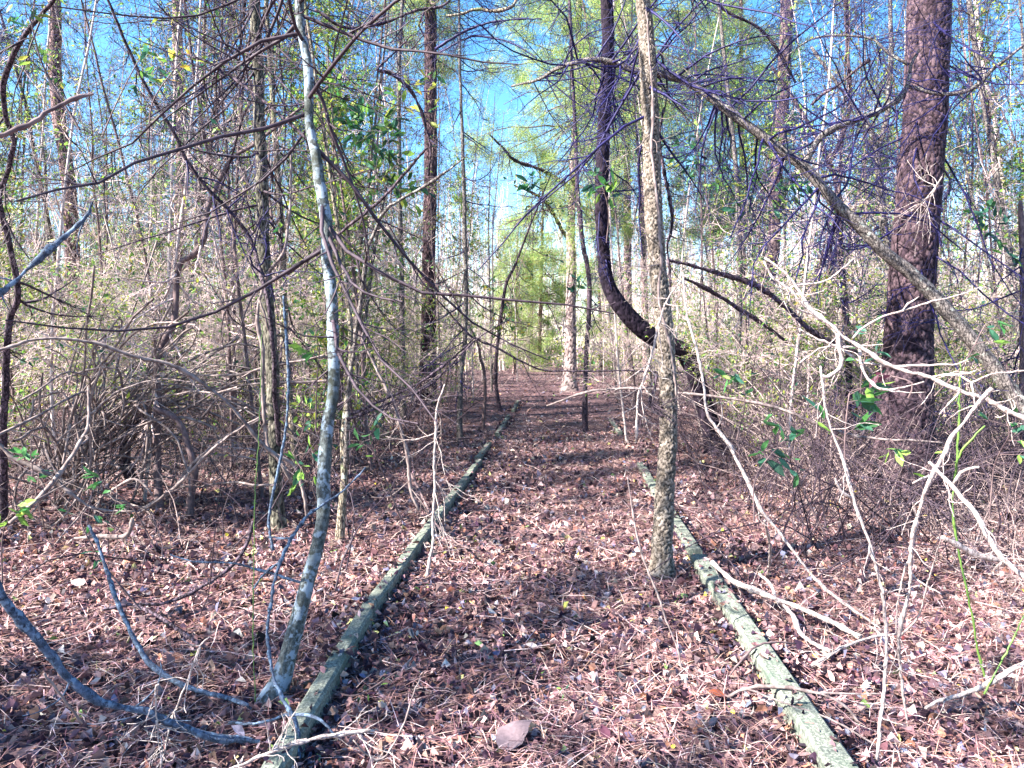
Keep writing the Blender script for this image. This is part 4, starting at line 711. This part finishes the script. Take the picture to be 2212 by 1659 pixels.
# big pale leaf on the path
def bigleaf(label, x, y, size, tint, ang=0.9, w=.62):
    g = G(x, y, .03); mb = MB(); n = 14; t = np.linspace(0, 1, n); wd = w * np.abs(np.sin(pi * t ** .62)) ** 1.25 * .5 * (1 + .06 * np.sin(t * 23)); us = np.linspace(-1, 1, 9)
    X = us[None] * wd[:, None]; Yv = np.repeat(t[:, None] - .5, 9, 1); Z = .10 * np.abs(X) - .25 * (Yv) ** 2 + .03 * np.sin(6 * Yv + 3 * X) + .04
    V = np.stack([X * size, Yv * size, Z * size], -1); c, s = cos(ang), sin(ang); V = V @ np.array([[c, s, 0], [-s, c, 0], [0, 0, 1]]); V[..., 2] += V[..., 1] * .25 + size * .08
    i = np.arange(n * 9).reshape(n, 9); mb.add(V, q=np.stack([i[:-1, :-1], i[:-1, 1:], i[1:, 1:], i[1:, :-1]], -1), c=np.tile(tint, (n * 9, 1)))
    o = put('fallen_leaf', mb, M['litter'], color=True); o.location = tuple(g); tag(o, label, 'leaf')
bigleaf('large pale mauve leaf lying at the bottom centre of the path', 1115, 1592, .20, (0.20, 0.145, 0.16), -.75)
bigleaf('dull pale leaf flat among the litter left of the lichen tree', 165, 1262, .12, (0.38, 0.31, 0.30), 1.2)
bigleaf('deep red leaf in the litter at the lower right of the path', 1305, 1582, .08, (0.09, 0.03, 0.05), .3, .5)
bigleaf('curled rusty leaf left of the right timber', 1545, 1500, .08, (0.22, 0.06, 0.03), 1.3, .5)
bigleaf('orange brown leaf left of the large pale one', 1085, 1470, .07, (0.30, 0.14, 0.08), 1.5, .6)
bigleaf('white curled leaf in the path centre', 1145, 1397, .08, (0.45, 0.38, 0.37), 1.5, .45)
bigleaf('small pale leaf beside the right timber', 1650, 1520, .10, (0.42, 0.35, 0.36), 1.5, .7)

# ------------------------------------------------------------------ the crowd of saplings behind
def make_sapling(kind, seed):
    global rng
    keep = rng; rng = np.random.default_rng(seed)
    H = {'bare': 9, 'leafy': 6.5, 'thick': 11, 'bush': 2.6}[kind] * rng.uniform(.85, 1.15); r0 = {'bare': .022, 'leafy': .03, 'thick': .055, 'bush': .012}[kind] * rng.uniform(.8, 1.2)
    K = 26; z = np.linspace(-.15, H, K); w = np.cumsum(np.cumsum(rng.normal(0, .012, (K, 2)), 0), 0) + np.linspace(0, 1, K)[:, None] * rng.normal(0, .25, 2)
    p = np.stack([w[:, 0] - w[0, 0], w[:, 1] - w[0, 1], z], 1); r = np.linspace(r0, r0 * .2, K)
    o = thing({'bare': 'sapling', 'leafy': 'young_tree', 'thick': 'tree', 'bush': 'shrub'}[kind], '', 'x')
    mb = MB(); tubes(mb, p, r, 8, .04)
    ntr = 1
    if kind == 'bush':
        for _ in range(7):
            a = rng.uniform(0, 2 * pi); q = p.copy(); f = np.linspace(0, 1, K) ** .8; s = rng.uniform(.3, 1.0); q[:, 0] += cos(a) * f * s; q[:, 1] += sin(a) * f * s; q[:, 2] *= rng.uniform(.5, 1); tubes(mb, q, r * .8, 6, .04)
    put('trunk' if kind != 'bush' else 'stems', mb, M[{'bare': 'pale' if seed % 2 else 'brown', 'leafy': 'brown', 'thick': 'grey', 'bush': 'tan_twig'}[kind]], o)
    n1, n2, n3 = {'bare': (48, 320, 1400), 'leafy': (44, 300, 700), 'thick': (36, 280, 1000), 'bush': (46, 260, 500)}[kind]
    q, s = resample(p, r, 40)
    B = [sprout(q[None], s[None], n1, {'bare': 1.1, 'leafy': 1.1, 'thick': 1.5, 'bush': .9}[kind], (.5, 1.3), 8, .5, .05, .2, .06, 1, .01, .4)]
    B.append(sprout(*B[0], n2, .5, (.5, 1.2), 5, .7, .02, .22, .1, 1, .004)); B.append(sprout(*B[1], n3, .28, (.5, 1.2), 4, .8, 0, .25, .1, 1, .0025))
    # sunlit and backlit looks put into twig colour: tan low down, violet near the top
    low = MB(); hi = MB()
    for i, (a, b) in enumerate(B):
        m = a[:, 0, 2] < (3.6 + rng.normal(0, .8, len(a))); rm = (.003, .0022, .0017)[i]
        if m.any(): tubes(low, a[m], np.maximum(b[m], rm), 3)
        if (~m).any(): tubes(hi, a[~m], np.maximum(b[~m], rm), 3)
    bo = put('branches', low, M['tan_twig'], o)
    if hi.n: put('top_branches', hi, M['backlit_twig' if seed % 3 else 'brown'], o)
    nl = {'bare': 620, 'leafy': 5000, 'thick': 260, 'bush': 2600}[kind]
    mb = MB(); greens(mb, B[1:], nl, {'leafy': .065, 'bush': .05}.get(kind, .06), GP, {'leafy': (2, 1, 5, 4, .3), 'bush': (2, 1, 4, 4, .3)}.get(kind, (3, 1, 6, 4, .4)), lvl=-1, width=.45)
    put('foliage', mb, M['leaf'], bo, color=True)
    rng = keep; return o
protos = {k: [make_sapling(k, s0 + i) for i in range(n)] for k, n, s0 in (('bare', 6, 100), ('leafy', 4, 200), ('thick', 3, 300), ('bush', 4, 400))}
used = set()
MARKS = [(130, 'left of vine hung pine'), (345, 'between vine hung pine and bent tan tree'), (560, 'between bent tan tree and furrowed pair'), (700, 'between furrowed pair and lichen tree'),
         (915, 'between lichen tree and left pine'), (1110, 'between left pine and the path'), (1300, 'beside the sunlit pine at the path end'), (1430, 'around the curved dark trunk'), (1660, 'between rough barked tree and leaning pine'),
         (1940, 'between leaning pine and big pine'), (9999, 'right of big pine')]
KIND = {'bare': ('bare twiggy sapling', 'sapling'), 'leafy': ('yellow green leafy young tree', 'tree'), 'thick': ('tall grey stemmed tree', 'tree'), 'bush': ('low twiggy shrub', 'shrub')}  # the unseen trees added for shade take these labels too
def place(kind, x, y, sc=1.0):
    pr = protos[kind]; i = int(rng.integers(len(pr))); src = pr[i]
    o = src if (kind, i) not in used else copy_tree(src); used.add((kind, i))
    o.location = (x, y, float(hgt(x, y))); o.rotation_euler = (rng.normal(0, .05), rng.normal(0, .05), rng.uniform(0, 2 * pi)); o.scale = (sc,) * 3
    px = 1106 + FL * x / max(y, .5); w = next(t for m, t in MARKS if px < m); kd, c = KIND[kind]
    if kind == 'bare': kd = ('brown ' if protos[kind].index(src) % 2 == 0 else 'pale ') + kd
    row = 'in front' if y < 13 else 'midway back' if y < 22 else 'far back'
    if px < -60: w, row = 'left of the view', 'sunward'
    tag(o, kd + ' ' + row + ' ' + w, c, kd + 's ' + w)
def crowd(kind, n, y0, y1, xmin, side, spread=.74, smin=.8, smax=1.2, gap=.5):
    k = 0; pts = []
    for _ in range(n * 40):
        if k >= n: break
        y = math.sqrt(rng.uniform(y0 ** 2, y1 ** 2)); x = rng.uniform(-1, 1) * (spread * y + 1); off = x - float(pathx(min(y, 45)))
        if side and off * side < 0: continue
        if kind != 'bare' and y < 11 and -.72 * y < x < -.24 * y: continue                # keeps the vine tangle in the open
        if abs(off) < xmin or any((x - a) ** 2 + (y - b) ** 2 < gap ** 2 for a, b in pts): continue
        pts.append((x, y)); place(kind, x, y, rng.uniform(smin, smax)); k += 1
crowd('bare', 16, 6.5, 12, 2.6, -1); crowd('bare', 74, 12, 22, 2.0, -1, gap=.35); crowd('bare', 72, 22, 38, 1.8, -1, gap=.35)
crowd('bare', 9, 9, 13, 3.0, 1); crowd('bare', 48, 13, 22, 2.0, 1, gap=.35); crowd('bare', 55, 22, 38, 1.6, 1, gap=.35)
crowd('thick', 9, 9, 16, 2.6, -1); crowd('thick', 26, 16, 36, 2.0, -1); crowd('thick', 4, 10, 16, 3.2, 1); crowd('thick', 14, 16, 36, 2.0, 1)
crowd('leafy', 9, 8.5, 15, 2.8, -1); crowd('leafy', 16, 15, 30, 2.0, -1); crowd('leafy', 4, 10, 18, 3.2, 1); crowd('leafy', 8, 18, 34, 1.6, 1)
crowd('bush', 8, 8.5, 14, 3.0, -1, gap=.8); crowd('bush', 16, 14, 30, 2.2, -1); crowd('bush', 9, 8.5, 14, 3.2, 1); crowd('bush', 16, 14, 30, 2.0, 1)
# unseen trees just outside the frame, added toward the sun to shade the ground
for x, y, k, s in ((-6.4, .3, 'leafy', 1.0), (-6.0, 1.2, 'leafy', .9), (-5.5, 1.9, 'leafy', .85), (-7.4, .9, 'leafy', 1.0), (-5.2, .6, 'leafy', .75), (-4.4, 1.0, 'bare', .8), (-7.0, -.6, 'leafy', .95), (-8.2, -.9, 'thick', .8), (-5.9, 5.2, 'leafy', 1.0), (-6.8, 5.9, 'leafy', 1.15), (-6.2, 6.6, 'leafy', .95), (-8.4, 8.2, 'leafy', 1.1)): place(k, x, y, s)
for x, y, k, s in ((-1.75, 9.2, 'leafy', .95), (-2.6, 11.0, 'leafy', 1.1), (8.3, 13.5, 'leafy', .8), (1.9, 12.2, 'bare', 1.0)): place(k, x, y, s)
for pr, k in ((protos[k], k) for k in protos):
    for i, o in enumerate(pr):
        if (k, i) not in used: place(k, 0, 0)

# ------------------------------------------------------------------ undergrowth and the far wood
def brush():
    mb = MB()
    for n, y0, y1, xa, xb, L0 in ((1700, 5.5, 13, -1, -2.4, .85), (1700, 6, 13, 1, 2.4, 1.0), (350, 3.8, 6.5, 1, 2.9, .55), (1300, 13, 30, -1, -2.0, 1.3), (1800, 13, 30, 1, 1.9, 1.5), (500, 30, 44, -.4, 2.5, 1.6)):
        y = np.sqrt(rng.uniform(y0 ** 2, y1 ** 2, n)); lo = pathx(y) + xb; hi = xa * (.76 * y + .5); x = lo + (hi - lo) * rng.uniform(0, 1, n)
        k = ~((y < 8.2) & (x < -.28 * y) & (x > -.70 * y)) | (rng.uniform(0, 1, n) < .12); x = x[k]; y = y[k]; n = len(x)
        K = 8; a = rng.uniform(0, 2 * pi, n); d = nrm(np.stack([np.cos(a) * .7, np.sin(a) * .7, rng.uniform(0, 1.2, n)], 1)); L = rng.uniform(.4, 1.6, n) * L0; pts = np.zeros((n, K, 3)); pts[:, 0] = np.stack([x, y, hgt(x, y)], 1)
        for k in range(1, K):
            d = nrm(d + .22 * rng.standard_normal((n, 3)) + [0, 0, -.10]); pts[:, k] = pts[:, k-1] + d * (L / 7)[:, None]
        pts[..., 2] = np.maximum(pts[..., 2], hgt(pts[..., 0], pts[..., 1]) + .01)
        r = rng.uniform(.0015, .0045, n)[:, None] * (1 + y[:, None] * .03); tubes(mb, pts, r * np.linspace(1, .4, K), 4)
        q = sprout(pts, r * np.linspace(1, .4, K), n * 2, .25, K=4, rr=.7, rcap=.003); tubes(mb, q[0], np.maximum(q[1], .0012), 3)
    tag(put('undergrowth', mb, M['brush']), 'thin tangled brambles and brushwood on both sides of the path', 'undergrowth', kind='stuff')
def brambles():
    mb = MB()
    for n, y0, y1, sd, xb in ((700, 5.2, 13, -1, 1.9), (900, 5.0, 13, 1, 1.9), (500, 13, 24, -1, 1.8), (500, 13, 24, 1, 1.8), (90, 4.5, 9, 1, 1.3), (70, 4.2, 9, -1, 1.3)):
        y = np.sqrt(rng.uniform(y0 ** 2, y1 ** 2, n)); x = pathx(y) + sd * (xb + (.74 * y - xb) * rng.uniform(0, 1, n)); K = 9
        k = ~((y < 8.4) & (x < -.28 * y) & (x > -.70 * y)) | (rng.uniform(0, 1, n) < .1); x = x[k]; y = y[k]; n = len(x)
        d = nrm(rng.standard_normal((n, 3)) * [.5, .5, .2] + [0, 0, 1.0]); L = rng.uniform(.5, 2.0, n) * (1 + .03 * y); pts = np.zeros((n, K, 3)); pts[:, 0] = np.stack([x, y, hgt(x, y) - .02], 1); cv = rng.standard_normal((n, 3)) * .12
        for k in range(1, K): d = nrm(d + .16 * rng.standard_normal((n, 3)) + cv + [0, 0, -.06 * k / 4]); pts[:, k] = pts[:, k-1] + d * (L / 8)[:, None]
        pts[..., 2] = np.maximum(pts[..., 2], hgt(pts[..., 0], pts[..., 1]) + .005); r = rng.uniform(.002, .006, n)[:, None] * (1 + .03 * y[:, None]) * np.linspace(1, .35, K); tubes(mb, pts, r, 5)
        q = sprout(pts, r, n * 3, .4, K=5, rr=.6, rcap=.003, wob=.18); tubes(mb, q[0], np.maximum(q[1], .0013), 3)
    tag(put('brambles', mb, M['dark_twig']), 'dark wiry bramble stems standing among the pale brushwood', 'brambles', kind='stuff')
brambles()
brush()
def far_wood():
    n = 900; a = rng.uniform(-.72, .72, n); d = np.sqrt(rng.uniform(38 ** 2, 85 ** 2, n)); x = np.tan(a) * d; y = d; k = np.abs(x - pathx(45)) > 1.6 * (d < 48); x, y = x[k], y[k]; n = len(x); z = hgt(x, y)
    H = rng.uniform(7, 15, n) * np.clip(d[k] / 55, .8, 1.3); K = 9; P0 = np.zeros((n, K, 3)); w = np.cumsum(rng.normal(0, .12, (n, K, 2)), 1); t = np.linspace(0, 1, K)
    P0[..., 0] = x[:, None] + w[..., 0]; P0[..., 1] = y[:, None] + w[..., 1]; P0[..., 2] = z[:, None] + H[:, None] * t - .2
    R0 = rng.uniform(.03, .10, n)[:, None] * (1 - .75 * t); mb = MB(); tubes(mb, P0, R0, 5)
    b1 = sprout(P0, R0, n * 10, 2.2, (.5, 1.3), 5, .5, .05, .2, .08, 1, .03); tubes(mb, b1[0], np.maximum(b1[1], .012), 3)
    b2 = sprout(*b1, n * 34, 1.0, (.5, 1.2), 4, .6, .02, .25, .1, 1, .012); tubes(mb, b2[0], np.maximum(b2[1], .008), 3)
    tag(put('far_wood', mb, M['pale']), 'pale mass of distant bare trees closing the view', 'far wood', kind='stuff')
    mb = MB(); m = n * 34; m = n * 60; i = rng.integers(0, len(b2[0]), m); i = i[(b2[0][i, 0, 2] < rng.uniform(3, 11, m))]; p = b2[0][i, 2]; leaf_batch(mb, p, rng.standard_normal((len(p), 3)), rng.uniform(.12, .28, len(p)), .6, pick(GP, (2, 1, 5, 5, 1), len(p)))
    m = 26000; yy = rng.uniform(42, 60, m); xx = rng.uniform(-.7, .7, m) * yy; p = np.stack([xx, yy, hgt(xx, yy) + rng.uniform(0, 1, m) ** 1.3 * (2.2 + 1.5 * np.sin(xx * .9))], 1); leaf_batch(mb, p, rng.standard_normal((m, 3)), rng.uniform(.1, .26, m), .6, pick(GP + [(.5, .38, .34)], (2, 1, 5, 5, 1, 8), m))
    tag(put('far_foliage', mb, M['leaf'], color=True), 'yellow green leaves of the distant underwood', 'foliage', kind='stuff')
far_wood()
